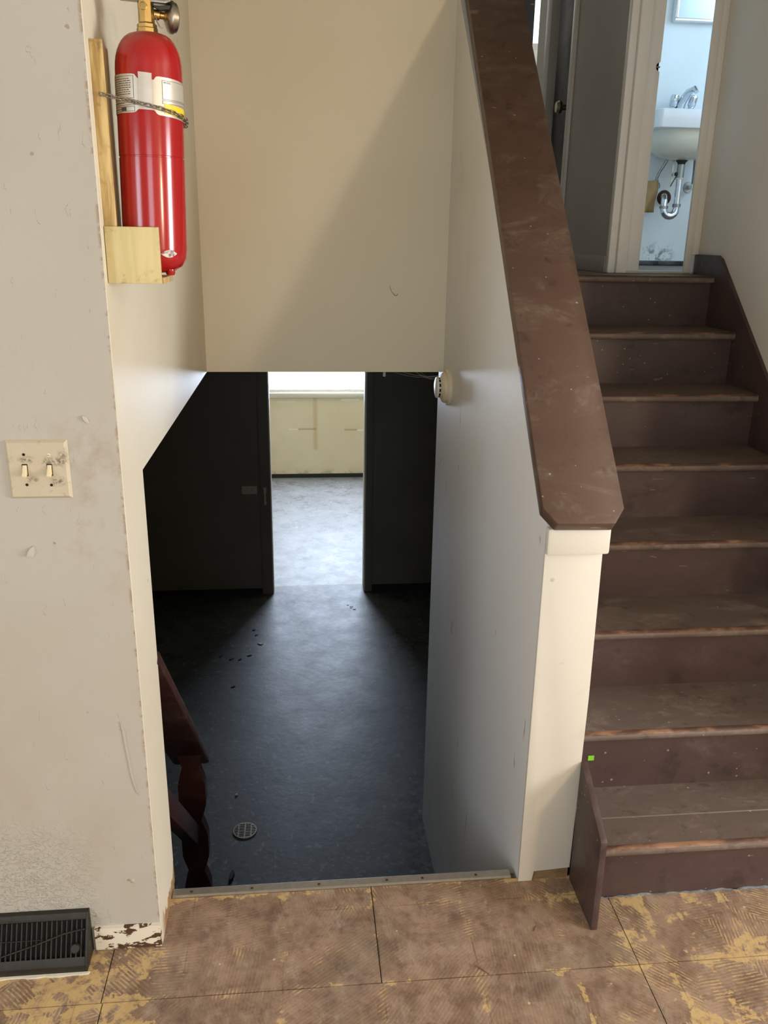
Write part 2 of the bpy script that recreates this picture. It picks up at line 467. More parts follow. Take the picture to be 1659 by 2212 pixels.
def far_wall():
    n = N('stained_basement_wall')
    col = n.mix(n.step(n.noise(1.4, 3), 0.3, 0.7), srgb(228, 213, 186), srgb(218, 202, 172))
    drip = n.math('MULTIPLY', n.boxmask(x=(0.50, 0.545), z=(-0.72, -0.1), soft=0.02), 0.45)
    col = n.mix(drip, col, srgb(182, 150, 92))
    for x0, x1, z0, z1 in ((0.33, 0.53, -0.485, -0.465), (0.85, 1.0, -0.495, -0.475)):
        col = n.mix(n.math('MULTIPLY', n.boxmask(x=(x0, x1), z=(z0, z1), soft=0.008), 0.55), col, srgb(166, 124, 76))
    for x0, x1, z0, z1 in ((0.22, 0.32, -0.483, -0.470), (1.0, 1.08, -0.50, -0.485), (0.10, 0.30, -0.168, -0.160), (0.82, 1.02, -0.15, -0.13)):
        col = n.mix(n.math('MULTIPLY', n.boxmask(x=(x0, x1), z=(z0, z1), soft=0.006), 0.7), col, srgb(242, 238, 226))
    lowd = n.math('MULTIPLY', n.boxmask(z=(-1.1, -0.97), soft=0.05), n.step(n.noise(7, 6, 0.7), 0.45, 0.65))
    col = n.mix(n.math('MULTIPLY', lowd, 0.6), col, srgb(120, 110, 88))
    return n.done(col, 0.6)
M['farwall'] = far_wall()

def bath_mould():
    n = N('bathroom_wall_with_mould')
    col = n.mix(n.step(n.noise(2.5, 3), 0.3, 0.7), srgb(224, 230, 232), srgb(216, 221, 218))
    mo = n.math('MULTIPLY', n.boxmask(x=(2.20, 2.34), z=(1.50, 1.60), soft=0.04), n.step(n.noise(30, 6, 0.7), 0.44, 0.6))
    col = n.mix(n.math('MULTIPLY', mo, 0.8), col, srgb(96, 92, 76))
    ru = n.math('MULTIPLY', n.boxmask(x=(2.16, 2.30), z=(1.78, 1.88), soft=0.05), n.step(n.noise(9, 5, 0.7), 0.4, 0.7))
    col = n.mix(n.math('MULTIPLY', ru, 0.4), col, srgb(176, 158, 118))
    return n.done(col, 0.4)
M['bathback'] = bath_mould()

def peeling():
    n = N('peeling_baseboard_paint')
    w = n.mix(n.noise(60, 4), srgb(92, 60, 38), srgb(70, 44, 28))
    p_ = n.step(n.noise(17, 5, 0.65, n.coord((1, 1, 2.2))), 0.46, 0.49)
    col = n.mix(p_, w, srgb(222, 212, 192))
    n.bump(p_, 0.6, 0.004)
    return n.done(col, 0.55)
M['peel'] = peeling()

def red_paint():
    n = N('glossy_red_enamel')
    col = n.mix(n.noise(6, 4), srgb(172, 22, 23), srgb(154, 18, 20))
    p = n.xyz()
    dust = n.math('MULTIPLY', n.step(p[2], 1.93, 1.975), 0.45)
    col = n.mix(dust, col, srgb(128, 84, 66))
    sp = n.step(n.noise(60, 2), 0.72, 0.76)
    col = n.mix(n.math('MULTIPLY', sp, 0.5), col, srgb(96, 24, 20))
    return n.done(col, n.math('ADD', 0.16, n.math('MULTIPLY', dust, 0.6)), spec=0.6)
M['red'] = red_paint()
def chipped():
    n = N('chipped_silver_patch')
    col = n.mix(n.step(n.noise(90, 4), 0.4, 0.55), srgb(120, 96, 90), srgb(206, 200, 192))
    return n.done(col, 0.5)
M['chip'] = chipped()
def pine(name, c1, c2):
    n = N(name)
    g = n.noise(26, 4, 0.6, n.coord((3, 3, 0.25)), 0.4)
    col = n.mix(n.step(g, 0.35, 0.65), srgb(*c1), srgb(*c2))
    col = n.mix(n.math('MULTIPLY', n.step(n.noise(26, 4, 0.7), 0.56, 0.72), 0.5), col, srgb(104, 78, 40))
    n.bump(g, 0.15, 0.002)
    return n.done(col, 0.5)
M['pine'] = pine('aged_pine', (168, 136, 78), (214, 186, 126))
M['panel'] = pine('yellowed_board', (200, 182, 128), (208, 190, 136))
M['brass'] = plain('worn_brass', (186, 156, 96), 0.36, 1.0, 14, 60)
M['steel'] = plain('aged_steel', (150, 142, 128), 0.36, 1.0, 22, 50)
M['chrome'] = plain('chrome', (214, 218, 222), 0.14, 1.0, 8, 40)
M['chromedull'] = plain('dull_chrome', (158, 160, 156), 0.34, 1.0, 16, 50)
M['alu'] = plain('worn_aluminium', (178, 170, 158), 0.42, 0.85, 18, 60, 0.1)
M['label'] = plain('label_foil', (202, 194, 180), 0.38, 0.35, 14, 30)
M['yellow'] = plain('yellow_sticker', (236, 206, 40), 0.45, 0, 8, 40)
M['print'] = plain('printed_ink', (62, 54, 44), 0.6, 0, 8, 40)
M['ivory'] = plain('ivory_plastic', (226, 208, 168), 0.35, 0, 6, 20)
M['hole'] = plain('dark_hole', (10, 8, 7), 0.9, 0, 3)
M['vent'] = plain('dark_brown_register_metal', (38, 33, 26), 0.5, 0.2, 14, 50, 0.1)
M['ventdark'] = plain('register_inside', (14, 12, 9), 0.9, 0, 4)
M['black'] = plain('black_vinyl_base', (26, 26, 27), 0.5, 0, 6)
M['detector'] = plain('yellowed_detector_plastic', (226, 214, 186), 0.4, 0, 6, 20)
M['detcap'] = plain('white_detector_plastic', (232, 232, 228), 0.35, 0, 4, 20)
M['porcelain'] = plain('white_porcelain', (230, 232, 234), 0.15, 0, 5, 6)
M['porcelainy'] = plain('yellowed_porcelain', (226, 222, 204), 0.2, 0, 6, 6)
M['rubber'] = plain('dark_rubber', (44, 44, 40), 0.6, 0, 8)
M['rust'] = plain('rusted_iron', (74, 44, 34), 0.8, 0.2, 18, 50, 0.3)
M['rag'] = plain('brown_paper_tag', (170, 138, 92), 0.8, 0, 18, 40, 0.3)
M['tile'] = plain('black_glazed_tile', (26, 30, 36), 0.25, 0, 8, 30)
M['grout'] = plain('grout', (150, 148, 140), 0.8, 0, 10)
M['marble'] = plain('pale_sill', (206, 198, 180), 0.5, 0, 12)
M['mirror'] = plain('mirror_silver', (150, 160, 162), 0.22, 1.0, 6, 3)
M['casing'] = paint('daylit_white_casing_paint', (246, 243, 236), (240, 236, 226), dirt=(150, 120, 84), amount=0.3, rough=0.4, bump=0.04)  # white trim lightened so the bathroom casings look lit by daylight
M['green'] = plain('green_tape', (126, 196, 40), 0.5, 0, 8)
M['outlet'] = plain('dirty_outlet_plastic', (190, 180, 160), 0.5, 0, 10)
M['debris'] = plain('dark_leaf_scrap', (30, 22, 18), 0.8, 0, 10, 60)
M['pale'] = plain('pale_chip', (206, 200, 188), 0.7, 0, 10, 60)
M['twig'] = plain('brown_splinter', (122, 84, 52), 0.7, 0, 14, 80)
M['blockwood'] = plain('exposed_stud_wood', (128, 98, 62), 0.7, 0, 34, 40, 0.3)
M['caulk'] = plain('white_caulk', (224, 216, 196), 0.6, 0, 10, 50, 0.3)
M['lint'] = plain('grey_blue_lint', (112, 116, 118), 0.95, 0, 26, 90, 0.4)
M['web'] = plain('cobweb_silk', (190, 186, 172), 0.8, 0, 6)

def plate_mat():
    n = N('grimy_switch_plate')
    col = n.mix(n.noise(20, 4), srgb(196, 184, 160), srgb(188, 174, 148))
    for cx, cz, w, h in ((-0.178, 1.209, 0.022, 0.009), (-0.128, 1.205, 0.03, 0.012), (-0.168, 1.169, 0.016, 0.010), (-0.122, 1.165, 0.02, 0.012), (-0.108, 1.212, 0.012, 0.02)):
        mk_ = n.math('MULTIPLY', n.boxmask(x=(cx-w*0.6, cx+w*0.6), z=(cz-h*0.6, cz+h*0.6), soft=0.007), n.step(n.noise(150, 5, 0.7), 0.36, 0.62))
        col = n.mix(n.math('MULTIPLY', mk_, 0.75), col, srgb(78, 58, 34))
    col = n.mix(n.math('MULTIPLY', n.step(n.noise(70, 5, 0.7), 0.56, 0.72), 0.35), col, srgb(140, 116, 78))
    return n.done(col, 0.42)
M['plate'] = plate_mat()

def glass_mat():
    n = N('window_glass')
    tr = n.new('ShaderNodeBsdfTransparent'); gl = n.new('ShaderNodeBsdfGlossy'); gl.inputs['Roughness'].default_value = 0.05
    mx = n.new('ShaderNodeMixShader'); mx.inputs[0].default_value = 0.05
    n.l(tr.outputs[0], mx.inputs[1]); n.l(gl.outputs[0], mx.inputs[2])
    out = [x for x in n.nd if x.type == 'OUTPUT_MATERIAL'][0]
    n.l(mx.outputs[0], out.inputs[0]); return n.m
M['glass'] = glass_mat()

# ------------------------------------------------------------------ dimensions
W, WP, YB, TJ, ZC, ZL = 0.910, 1.045, 1.602, 0.207, 1.128, -1.047
YD, YE, DL, DR = 4.438, 7.722, 0.126, 0.828
YS, RUN, RISE, Z1, NOSE, XR, YP = 0.060, 0.2212, 0.19, 0.1707, 0.0256, 1.956, 0.131
ZT = Z1 + 7*RISE            # landing level
YBW = 1.78                  # bathroom wall
RW = 1.970                  # right stair wall face
ZTOP, ZF = 3.9, 2.6

# ================================================================== SETTING
# --- upper (entry) floor: panels with open joints on a base
fl = struct(mk('floor', *boxvf((-2.3, -4.2, -0.16), (4.4, 0.145, -0.012)), M['subfloor']), 'worn plywood entry floor with old tile adhesive')
G = 0.0012
xs_far = [-2.3, -0.112, 0.516, 1.130, 4.4]
def fpanel(x0, x1, y0, y1):
    box('subfloor_panel', (x0+G, y0+G, -0.012), (x1-G, y1-G, 0.0), M['subfloor'], fl)
fpanel(-2.3, -0.112, -0.155, 0.0); fpanel(-0.112, 0.516, -0.155, 0.145); fpanel(0.516, 1.130, -0.155, 0.145); fpanel(1.130, 4.4, -0.155, 0.145)
fpanel(-2.3, -0.108, -1.4, -0.155); fpanel(-0.108, 1.129, -1.4, -0.155); fpanel(1.129, 4.4, -1.4, -0.155)
fpanel(-2.3, 0.3, -4.2, -1.4); fpanel(0.3, 4.4, -4.2, -1.4)

# --- entry room walls
struct(mk('wall_left', *boxvf((-2.3, 0.0, -0.05), (-0.002, TJ, ZF)), M['wallfront']), 'cream painted wall with the light switch')
# jamb face and stairwell side wall (down to the basement ceiling level)
struct(prism('wall_stairwell_left', [(0.0, 0.0), (TJ, 0.0), (TJ, ZC), (YB, ZC), (YB, ZTOP), (0.0, ZTOP)], 'x', -0.002, 0.0, M['stub']), 'stairwell side wall ending above the basement opening')
struct(mk('wall_stairwell_core', *boxvf((-0.11, TJ, ZC), (-0.002, YB, ZTOP)), M['wall']))
struct(mk('wall_header', *boxvf((-0.11, YB, ZC), (W, YB+0.11, ZTOP)), M['header']), 'tall cream wall above the basement passage')
def capz(y): return 1.054 + 0.9655*(y-0.107)
hw = struct(prism('wall_half', [(YP+0.009, ZL), (YB+0.11, ZL), (YB+0.11, capz(YB+0.11)-0.052), (YP+0.009, capz(YP+0.009)-0.052)], 'x', W, WP, M['half']), 'half wall between the two flights')
# white painted board on the end of the half wall, broken at the foot
post = struct(prism('trim_1', [(W-0.001, 0.0), (W+0.036, 0.0), (W+0.040, 0.030), (WP-0.004, 0.036), (WP+0.002, 0.036), (WP+0.006, 0.55), (WP+0.002, 0.945), (W-0.001, 0.945)], 'y', YP, YP+0.0095, M['trimwhite'], bevel=0.0015), 'white board on the end of the half wall')
box('stud_end', (W+0.036, YP+0.006, 0.0), (WP-0.002, YP+0.05, 0.036), M['blockwood'], post)
box('cap_moulding', (W-0.003, YP-0.018, 0.938), (WP+0.012, YP+0.004, 1.004), M['trimwhite'], post, bevel=0.007)
struct(mk('wall_right', *boxvf((RW, 0.0, -0.1), (RW+0.12, YBW+0.1, ZTOP)), M['wall']), 'cream wall on the right of the upper flight')
struct(mk('wall_front_right', *boxvf((RW+0.12, 0.0, -0.1), (4.4, 0.12, ZF)), M['wall']))

def wall_with_hole(name, axis, pos, th, a0, a1, z0, z1, h0, h1, hz0, hz1, mat):
    """wall in plane axis=pos with one rectangular hole, built as a frame of four faces with depth"""
    outer = [(a0, z0), (a1, z0), (a1, z1), (a0, z1)]; inner = [(h0, hz0), (h1, hz0), (h1, hz1), (h0, hz1)]
    def P(p, t): return (t, p[0], p[1]) if axis == 'x' else (p[0], t, p[1])
    v = [P(p, pos) for p in outer+inner] + [P(p, pos+th) for p in outer+inner]
    f = []
    for i in range(4):
        j = (i+1) % 4
        f += [(i, j, 4+j, 4+i), (8+i, 8+j, 12+j, 12+i), (i, j, 8+j, 8+i), (4+i, 4+j, 12+j, 12+i)]
    return mk(name, v, f, mat)
def window_in(name, axis, pos, h0, h1, hz0, hz1, fr=0.045, dep=0.05, bars=True):
    """white frame with a pane; parts: four frame bars, pane"""
    def B(nm, a, b, z0, z1, d0, d1, mat, par=None):
        lo, hi = ((d0, a, z0), (d1, b, z1)) if axis == 'x' else ((a, d0, z0), (b, d1, z1))
        return box(nm, lo, hi, mat, par)
    e = bpy.data.objects.new(name, None); COL.objects.link(e); ORG[e] = Vector((0, 0, 0)); struct(e)
    B('frame_bar', h0, h1, hz0, hz0+fr, pos, pos+dep, M['trimwhite'], e); B('frame_bar', h0, h1, hz1-fr, hz1, pos, pos+dep, M['trimwhite'], e)
    B('frame_bar', h0, h0+fr, hz0+fr, hz1-fr, pos, pos+dep, M['trimwhite'], e); B('frame_bar', h1-fr, h1, hz0+fr, hz1-fr, pos, pos+dep, M['trimwhite'], e)
    B('pane', h0+fr, h1-fr, hz0+fr, hz1-fr, pos+dep*0.45, pos+dep*0.55, M['glass'], e)
    return e
struct(wall_with_hole('wall_far_left', 'x', -2.3, -0.12, -4.2, 0.2, -0.1, ZF, -2.8, -1.8, 0.85, 2.15, M['wall']))
window_in('window_7', 'x', -2.39, -2.8, -1.8, 0.85, 2.15)
struct(wall_with_hole('wall_far_right', 'x', 4.4, 0.12, -4.2, 0.12, -0.1, ZF, -2.1, -0.9, 0.8, 2.1, M['wall']))
struct(wall_with_hole('wall_back_right', 'y', -4.2, -0.12, 1.5, 4.52, -0.1, ZF, 3.15, 3.55, 1.28, 1.82, M['wall']))
struct(wall_with_hole('wall_back', 'y', -4.2, -0.12, -2.42, 1.5, -0.1, ZF, -0.55, 0.75, 0.85, 2.15, M['wall']))
window_in('added_fill_window', 'y', -4.29, -0.55, 0.75, 0.85, 2.15)  # unseen window added to house the rear fill light
window_in('window_1', 'x', 4.42, -2.1, -0.9, 0.8, 2.1)
window_in('window_2', 'y', -4.29, 3.15, 3.55, 1.28, 1.82, fr=0.03)
struct(mk('ceiling', *boxvf((-2.42, -4.32, ZF), (4.52, 0.0, ZF+0.1)), M['ceil']))
struct(mk('wall_bulkhead', *boxvf((-2.3, 0.0, ZF), (RW, 0.10, ZTOP)), M['wall']))
struct(mk('ceiling_upper', *boxvf((-0.2, 0.0, ZTOP), (3.4, 4.8, ZTOP+0.1)), M['ceil']))

# --- basement
HD = 0.99
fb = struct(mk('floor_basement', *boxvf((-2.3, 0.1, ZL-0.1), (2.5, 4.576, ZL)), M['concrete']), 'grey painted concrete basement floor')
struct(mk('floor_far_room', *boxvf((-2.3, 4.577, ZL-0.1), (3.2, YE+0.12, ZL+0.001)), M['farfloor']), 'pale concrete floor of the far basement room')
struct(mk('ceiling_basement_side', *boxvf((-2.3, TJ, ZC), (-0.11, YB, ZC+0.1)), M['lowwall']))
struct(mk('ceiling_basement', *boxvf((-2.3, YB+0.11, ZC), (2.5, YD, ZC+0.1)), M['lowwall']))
struct(mk('ceiling_far_room', *boxvf((-2.3, YD+0.13, 1.25), (3.2, YE, 1.35)), M['farside']))
struct(mk('floor_under_stairs', *boxvf((WP, 0.145, -0.16), (2.5, YB+0.02, -0.012)), M['lowwall']))
struct(mk('wall_foundation', *boxvf((-2.3, 0.02, ZL), (-0.002, 0.145, -0.16)), M['lowwall']))
struct(mk('wall_under_threshold', *boxvf((0.0, 0.02, ZL), (W, 0.145, -0.16)), M['lowwall']))
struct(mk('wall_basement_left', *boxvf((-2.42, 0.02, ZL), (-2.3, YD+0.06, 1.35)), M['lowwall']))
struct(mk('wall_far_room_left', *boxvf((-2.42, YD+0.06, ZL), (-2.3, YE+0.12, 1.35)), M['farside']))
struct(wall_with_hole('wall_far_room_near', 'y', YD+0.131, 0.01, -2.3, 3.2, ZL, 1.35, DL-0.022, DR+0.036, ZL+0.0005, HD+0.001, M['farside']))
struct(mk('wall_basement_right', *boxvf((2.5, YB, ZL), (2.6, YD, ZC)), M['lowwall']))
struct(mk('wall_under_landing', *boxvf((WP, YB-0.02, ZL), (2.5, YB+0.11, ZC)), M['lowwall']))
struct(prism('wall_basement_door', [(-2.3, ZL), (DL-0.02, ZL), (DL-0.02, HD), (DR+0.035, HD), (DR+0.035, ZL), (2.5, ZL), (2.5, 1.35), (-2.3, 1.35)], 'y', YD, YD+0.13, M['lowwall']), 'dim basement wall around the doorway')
struct(mk('baseboard_basement_left', *boxvf((-2.3, YD-0.010, ZL), (0.040, YD, ZL+0.045)), M['black']))
struct(mk('baseboard_basement_right', *boxvf((0.892, YD-0.010, ZL), (2.5, YD, ZL+0.055)), M['black']))
# door frame
d1 = bpy.data.objects.new('door_1', None); COL.objects.link(d1); ORG[d1] = Vector((0, 0, 0)); struct(d1, 'painted frame of the basement doorway')
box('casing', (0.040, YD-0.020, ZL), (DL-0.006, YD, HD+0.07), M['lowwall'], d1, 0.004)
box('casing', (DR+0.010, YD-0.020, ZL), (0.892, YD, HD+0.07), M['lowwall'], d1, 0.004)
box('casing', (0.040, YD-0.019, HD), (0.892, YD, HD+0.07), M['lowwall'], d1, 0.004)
box('jamb', (DL-0.020, YD-0.004, ZL), (DL, YD+0.134, HD), M['trimwhite'], d1, 0.003)
box('jamb', (DR, YD-0.004, ZL), (DR+0.034, YD+0.134, HD), M['trimwhite'], d1, 0.003)
box('jamb', (DL, YD-0.004, HD-0.02), (DR, YD+0.134, HD), M['trimwhite'], d1, 0.003)
prism('latch_plate', [(0.069, -0.175), (0.090, -0.175), (0.090, -0.215), (0.084, -0.225), (0.086, -0.285), (0.090, -0.31), (0.072, -0.31), (0.072, -0.225), (0.069, -0.215)], 'y', YD-0.0245, YD-0.020, M['outlet'], d1)
# far room back wall with the wide window
struct(wall_with_hole('wall_far_room', 'y', YE, 0.12, -2.3, 3.2, ZL, 1.35, -0.12, 1.56, -0.056, 0.98, M['farwall']), 'stained cream wall of the far basement room')
struct(mk('wall_far_room_right', *boxvf((3.2, YD, ZL), (3.3, YE+0.12, 1.35)), M['farside']))
w3 = window_in('window_3', 'y', YE+0.04, -0.12, 1.56, -0.056, 0.98, fr=0.03)
box('sill', (-0.20, YE-0.030, -0.113), (1.64, YE+0.04, -0.056), M['trimwhite'], w3, 0.006)
struct(mk('baseboard_far_room', *boxvf((-2.3, YE-0.012, ZL), (3.2, YE, ZL+0.045)), M['black']))

# --- landing, hall, bathroom shell
ld = struct(mk('floor_landing', *boxvf((W, YS+7*RUN+0.019, ZC+0.1), (3.3, 4.7, ZT-0.028)), M['tread']), 'dark landing floor at the top of the stairs')
box('landing_board', (W, YS+7*RUN+0.10, ZT-0.028), (3.3, 4.7, ZT), M['tread'], ld)
HX = 1.599
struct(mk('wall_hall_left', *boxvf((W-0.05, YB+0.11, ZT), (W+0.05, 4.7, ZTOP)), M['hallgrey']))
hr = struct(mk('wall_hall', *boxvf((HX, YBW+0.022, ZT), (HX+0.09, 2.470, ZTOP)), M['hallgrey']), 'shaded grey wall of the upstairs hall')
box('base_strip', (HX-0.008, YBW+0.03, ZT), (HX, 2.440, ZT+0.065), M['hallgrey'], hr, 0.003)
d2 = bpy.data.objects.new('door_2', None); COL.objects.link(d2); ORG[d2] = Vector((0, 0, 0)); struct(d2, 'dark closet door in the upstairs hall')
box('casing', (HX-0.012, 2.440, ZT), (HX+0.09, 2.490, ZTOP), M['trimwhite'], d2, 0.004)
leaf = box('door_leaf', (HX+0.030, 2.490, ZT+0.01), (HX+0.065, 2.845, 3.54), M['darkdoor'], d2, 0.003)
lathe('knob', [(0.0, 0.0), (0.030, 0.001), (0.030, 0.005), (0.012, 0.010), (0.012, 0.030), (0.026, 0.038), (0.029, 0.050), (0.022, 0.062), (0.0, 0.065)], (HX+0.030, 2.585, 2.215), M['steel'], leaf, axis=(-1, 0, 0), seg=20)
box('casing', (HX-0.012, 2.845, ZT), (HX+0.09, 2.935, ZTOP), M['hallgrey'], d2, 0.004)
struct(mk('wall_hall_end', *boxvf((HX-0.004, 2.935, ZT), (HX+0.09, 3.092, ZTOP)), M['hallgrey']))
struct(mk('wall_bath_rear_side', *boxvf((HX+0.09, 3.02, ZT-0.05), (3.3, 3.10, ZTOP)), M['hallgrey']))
struct(wall_with_hole('wall_bedroom', 'y', 4.70, 0.1, W, 3.3, ZT-0.1, ZTOP, 1.45, 2.45, 2.86, 3.65, M['wall']))
window_in('window_4', 'y', 4.72, 1.45, 2.45, 2.86, 3.65)
# dark post beside the bedroom window
tag(box('bedroom_door', (1.55, 3.93, ZT), (1.785, 3.97, 3.5), M['darkdoor'], None, 0.004), 'dark edge of a door beyond the railing cap', 'door')
# bathroom
struct(prism('wall_bathroom_front', [(HX+0.024, ZT), (1.655, ZT), (1.655, 3.53), (1.958, 3.53), (1.958, ZT), (RW, ZT), (RW, ZTOP), (HX+0.024, ZTOP)], 'y', YBW+0.004, YBW+0.10, M['wall']))
d3 = bpy.data.objects.new('door_3', None); COL.objects.link(d3); ORG[d3] = Vector((0, 0, 0)); struct(d3, 'white bathroom door standing partly across its opening')
box('casing', (HX-0.004, YBW-0.004, ZT), (HX+0.027, YBW+0.03, 3.58), M['casing'], d3, 0.005)
box('casing', (HX+0.027, YBW-0.018, ZT), (1.672, YBW+0.02, 3.60), M['casing'], d3, 0.006)
box('casing', (1.912, YBW-0.012, ZT+0.004), (1.942, YBW+0.002, 3.60), M['wall'], d3, 0.004)
box('casing', (1.940, YBW-0.008, ZT+0.075), (RW, YBW+0.006, 3.60), M['wall'], d3, 0.003)
box('jamb', (1.655, YBW+0.02, ZT), (1.676, YBW+0.11, 3.53), M['wall'], d3, 0.003)
# slab with a half-round bore in its free edge
pts = [(1.676, ZT+0.008), (1.729, ZT+0.008), (1.729, 2.238)] + [(1.729-0.016*math.cos(math.radians(a)), 2.254+0.016*math.sin(math.radians(a))) for a in range(-80, 81, 20)] + [(1.729, 2.270), (1.729, 3.52), (1.676, 3.52)]
slab = prism('door_slab', pts, 'y', YBW+0.006, YBW+0.040, M['casing'], d3, 0.003)
box('bore_backing', (1.708, YBW+0.020, 2.236), (1.7285, YBW+0.036, 2.272), M['hole'], slab)
box('latch_bolt', (1.716, YBW+0.010, 2.2515), (1.730, YBW+0.019, 2.2565), M['steel'], slab)
box('threshold', (1.676, YBW-0.004, ZT), (1.956, YBW+0.10, ZT+0.010), M['marble'], d3, 0.003)
BX = 3.0
struct(mk('floor_bathroom', *boxvf((HX+0.09, YBW+0.10, ZT-0.02), (BX, 2.92, ZT-0.010)), M['marble']))
struct(mk('wall_bathroom', *boxvf((HX+0.09, 2.88, ZT-0.02), (BX, 3.02, ZTOP)), M['bathback']), 'white bathroom wall behind the sink with mould at its foot')
struct(wall_with_hole('wall_bathroom_right', 'x', BX, 0.12, YBW, 3.1, ZT-0.02, ZTOP, 1.95, 2.55, 2.4, 3.1, M['bathwall']))
window_in('window_5', 'x', BX+0.03, 1.95, 2.55, 2.4, 3.1)
struct(mk('wall_bathroom_left', *boxvf((HX+0.09, YBW+0.10, ZT), (HX+0.10, 2.88, ZTOP)), M['bathwall']))
bt = struct(mk('baseboard_bathroom', *boxvf((HX+0.10, 2.874, ZT-0.012), (BX, 2.88, ZT+0.026)), M['grout']), 'low black tile base of the bathroom wall')
tx = HX+0.10
for k in range(9):
    a = 1.965+0.152*(k-1)
    if a+0.15 < HX+0.10: continue
    box('base_tile', (max(a, HX+0.10)+0.001, 2.868, ZT-0.012), (a+0.150, 2.876, ZT+0.024), M['tile'], bt, 0.0015)

# ================================================================== UPPER STAIRCASE
st = thing('staircase', 'dark brown painted staircase rising past the half wall to the bathroom', 'staircase', (1.5, 0.5, 0.0))
TH = 0.028
def tread_poly(y0, y1, z):
    # rounded nosing at the front
    r = TH/2
    pts = [(y0+r-r*math.sin(math.radians(a)), z-r+r*math.cos(math.radians(a))) for a in range(0, 181, 20)]
    return pts + [(y1, z-TH), (y1, z)]
for k in range(1, 9):
    z = Z1+(k-1)*RISE; yr = YS+(k-1)*RUN
    zb = 0.0 if k == 1 else z-RISE
    box('riser', (WP+(0.02 if k == 1 else 0.001), yr, zb), (XR, yr+0.018, z-TH), M['riser'], st)
    y0 = yr-NOSE; y1 = YS+k*RUN if k < 8 else YS+7*RUN+0.10
    if k == 1:
        ym = 0.150
        prism('tread', tread_poly(y0, ym, z), 'x', WP+0.018, XR, M['tread'], st)
        t2 = prism('tread', [(ym+0.0015, z-TH), (ym+0.0015, z-0.002), (ym+0.004, z+0.001), (y1, z+0.001), (y1, z-TH)], 'x', WP+0.018, XR, M['tread'], st)
    else:
        prism('tread', tread_poly(y0, y1, z), 'x', WP+0.001, XR, M['tread'], st)
    r = TH/2+0.0006
    yc, zc_ = y0+TH/2, z-TH/2
    arcp = [(yc-r*math.sin(math.radians(a)), zc_+r*math.cos(math.radians(a))) for a in range(-4, 57, 6)]
    ins = [(yc-(r-0.0015)*math.sin(math.radians(a)), zc_+(r-0.0015)*math.cos(math.radians(a))) for a in range(56, -5, -6)]
    w = prism('worn_nosing', arcp+ins, 'x', WP+0.019, XR-0.004, M['nose'], st)
# skirt on the right wall
sk = [(-0.03, 0.0), (-0.03, 0.20), (0.02, 0.235), (1.555, 1.566), (1.585, 1.578), (YBW-0.008, 1.578), (YBW-0.008, ZT), (YS+7*RUN, ZT-0.2), (0.3, 0.0)]
prism('skirt_board', sk, 'x', XR, RW-0.0005, M['riser'], st)
# short skirt beside the half wall
prism('skirt_board', [(-0.046, 0.0), (-0.046, 0.262), (-0.040, 0.268), (0.130, 0.368), (0.130, 0.0)], 'x', WP+0.003, WP+0.0195, M['riser'], st, 0.0015)
lv, lf = [], []
for i in range(61):
    x_ = WP+0.03+(XR-WP-0.03)*i/60; h_ = max(0.0, rnd.uniform(-0.002, 0.0055)); d_ = rnd.uniform(0.002, 0.009)
    lv += [(x_, 0.0605, 0.0), (x_, 0.0605-d_, 0.0003), (x_, 0.0598-d_*0.3, h_*0.8), (x_, 0.0605, h_)]
for i in range(60):
    for a_, b_ in ((1, 2), (2, 3)): lf.append((4*i+a_, 4*i+4+a_, 4*i+4+b_, 4*i+b_))
lint = mk('lint_line', lv, lf, M['lint'], st)
tag(box('green_tape_scrap', (1.126, YS+RUN-0.0015, 0.262), (1.143, YS+RUN-0.0002, 0.277), M['green'], None), 'small bright green scrap of tape on the second riser', 'tape')

# ================================================================== RAILING CAP
D = Vector((0.034, 1.363, 1.316)).normalized(); X = Vector((1, 0, 0)); X = (X-D*X.dot(D)).normalized(); NN = X.cross(D)
if NN.z < 0: NN = -NN
A0 = Vector((0.9820, 0.078, 1.028)); LEN = 2.25; hwid = 0.0945; CT = 0.036
def capvf():
    out = [(-hwid+0.028, 0.0), (hwid-0.028, 0.0), (hwid, 0.040), (hwid, LEN), (-hwid, LEN), (-hwid, 0.040)]
    v = [tuple(A0+X*a+D*b) for a, b in out]+[tuple(A0+X*a+D*b-NN*CT) for a, b in out]
    f = [tuple(range(6)), tuple(range(11, 5, -1))]+[(i, (i+1) % 6, 6+(i+1) % 6, 6+i) for i in range(6)]
    return v, f
cp = mk('railing_cap', *capvf(), M['cap'])
bev(cp, 0.004, 2)
tag(cp, 'wide brown sloping handrail board with clipped corners capping the half wall', 'handrail')

# ================================================================== LOWER FLIGHT (below the metal edging)
ls = thing('basement_stairs', 'brown wooden steps going down behind the metal floor edging', 'staircase', (0.45, 0.7, ZL))
LR = 1.047/5; LRUN = 0.205
for k in range(1, 5):
    z = -k*LR; y0 = 0.166+(k-1)*LRUN
    box('tread', (0.010, y0, z-0.028), (W-0.004, y0+LRUN+0.018, z), M['tread'], ls, 0.004)
    box('riser', (0.012, y0+LRUN-0.004, z-LR), (W-0.006, y0+LRUN+0.012, z-0.028), M['riser'], ls)
box('riser', (0.012, 0.148, -LR), (W-0.006, 0.164, -0.001), M['riser'], ls)

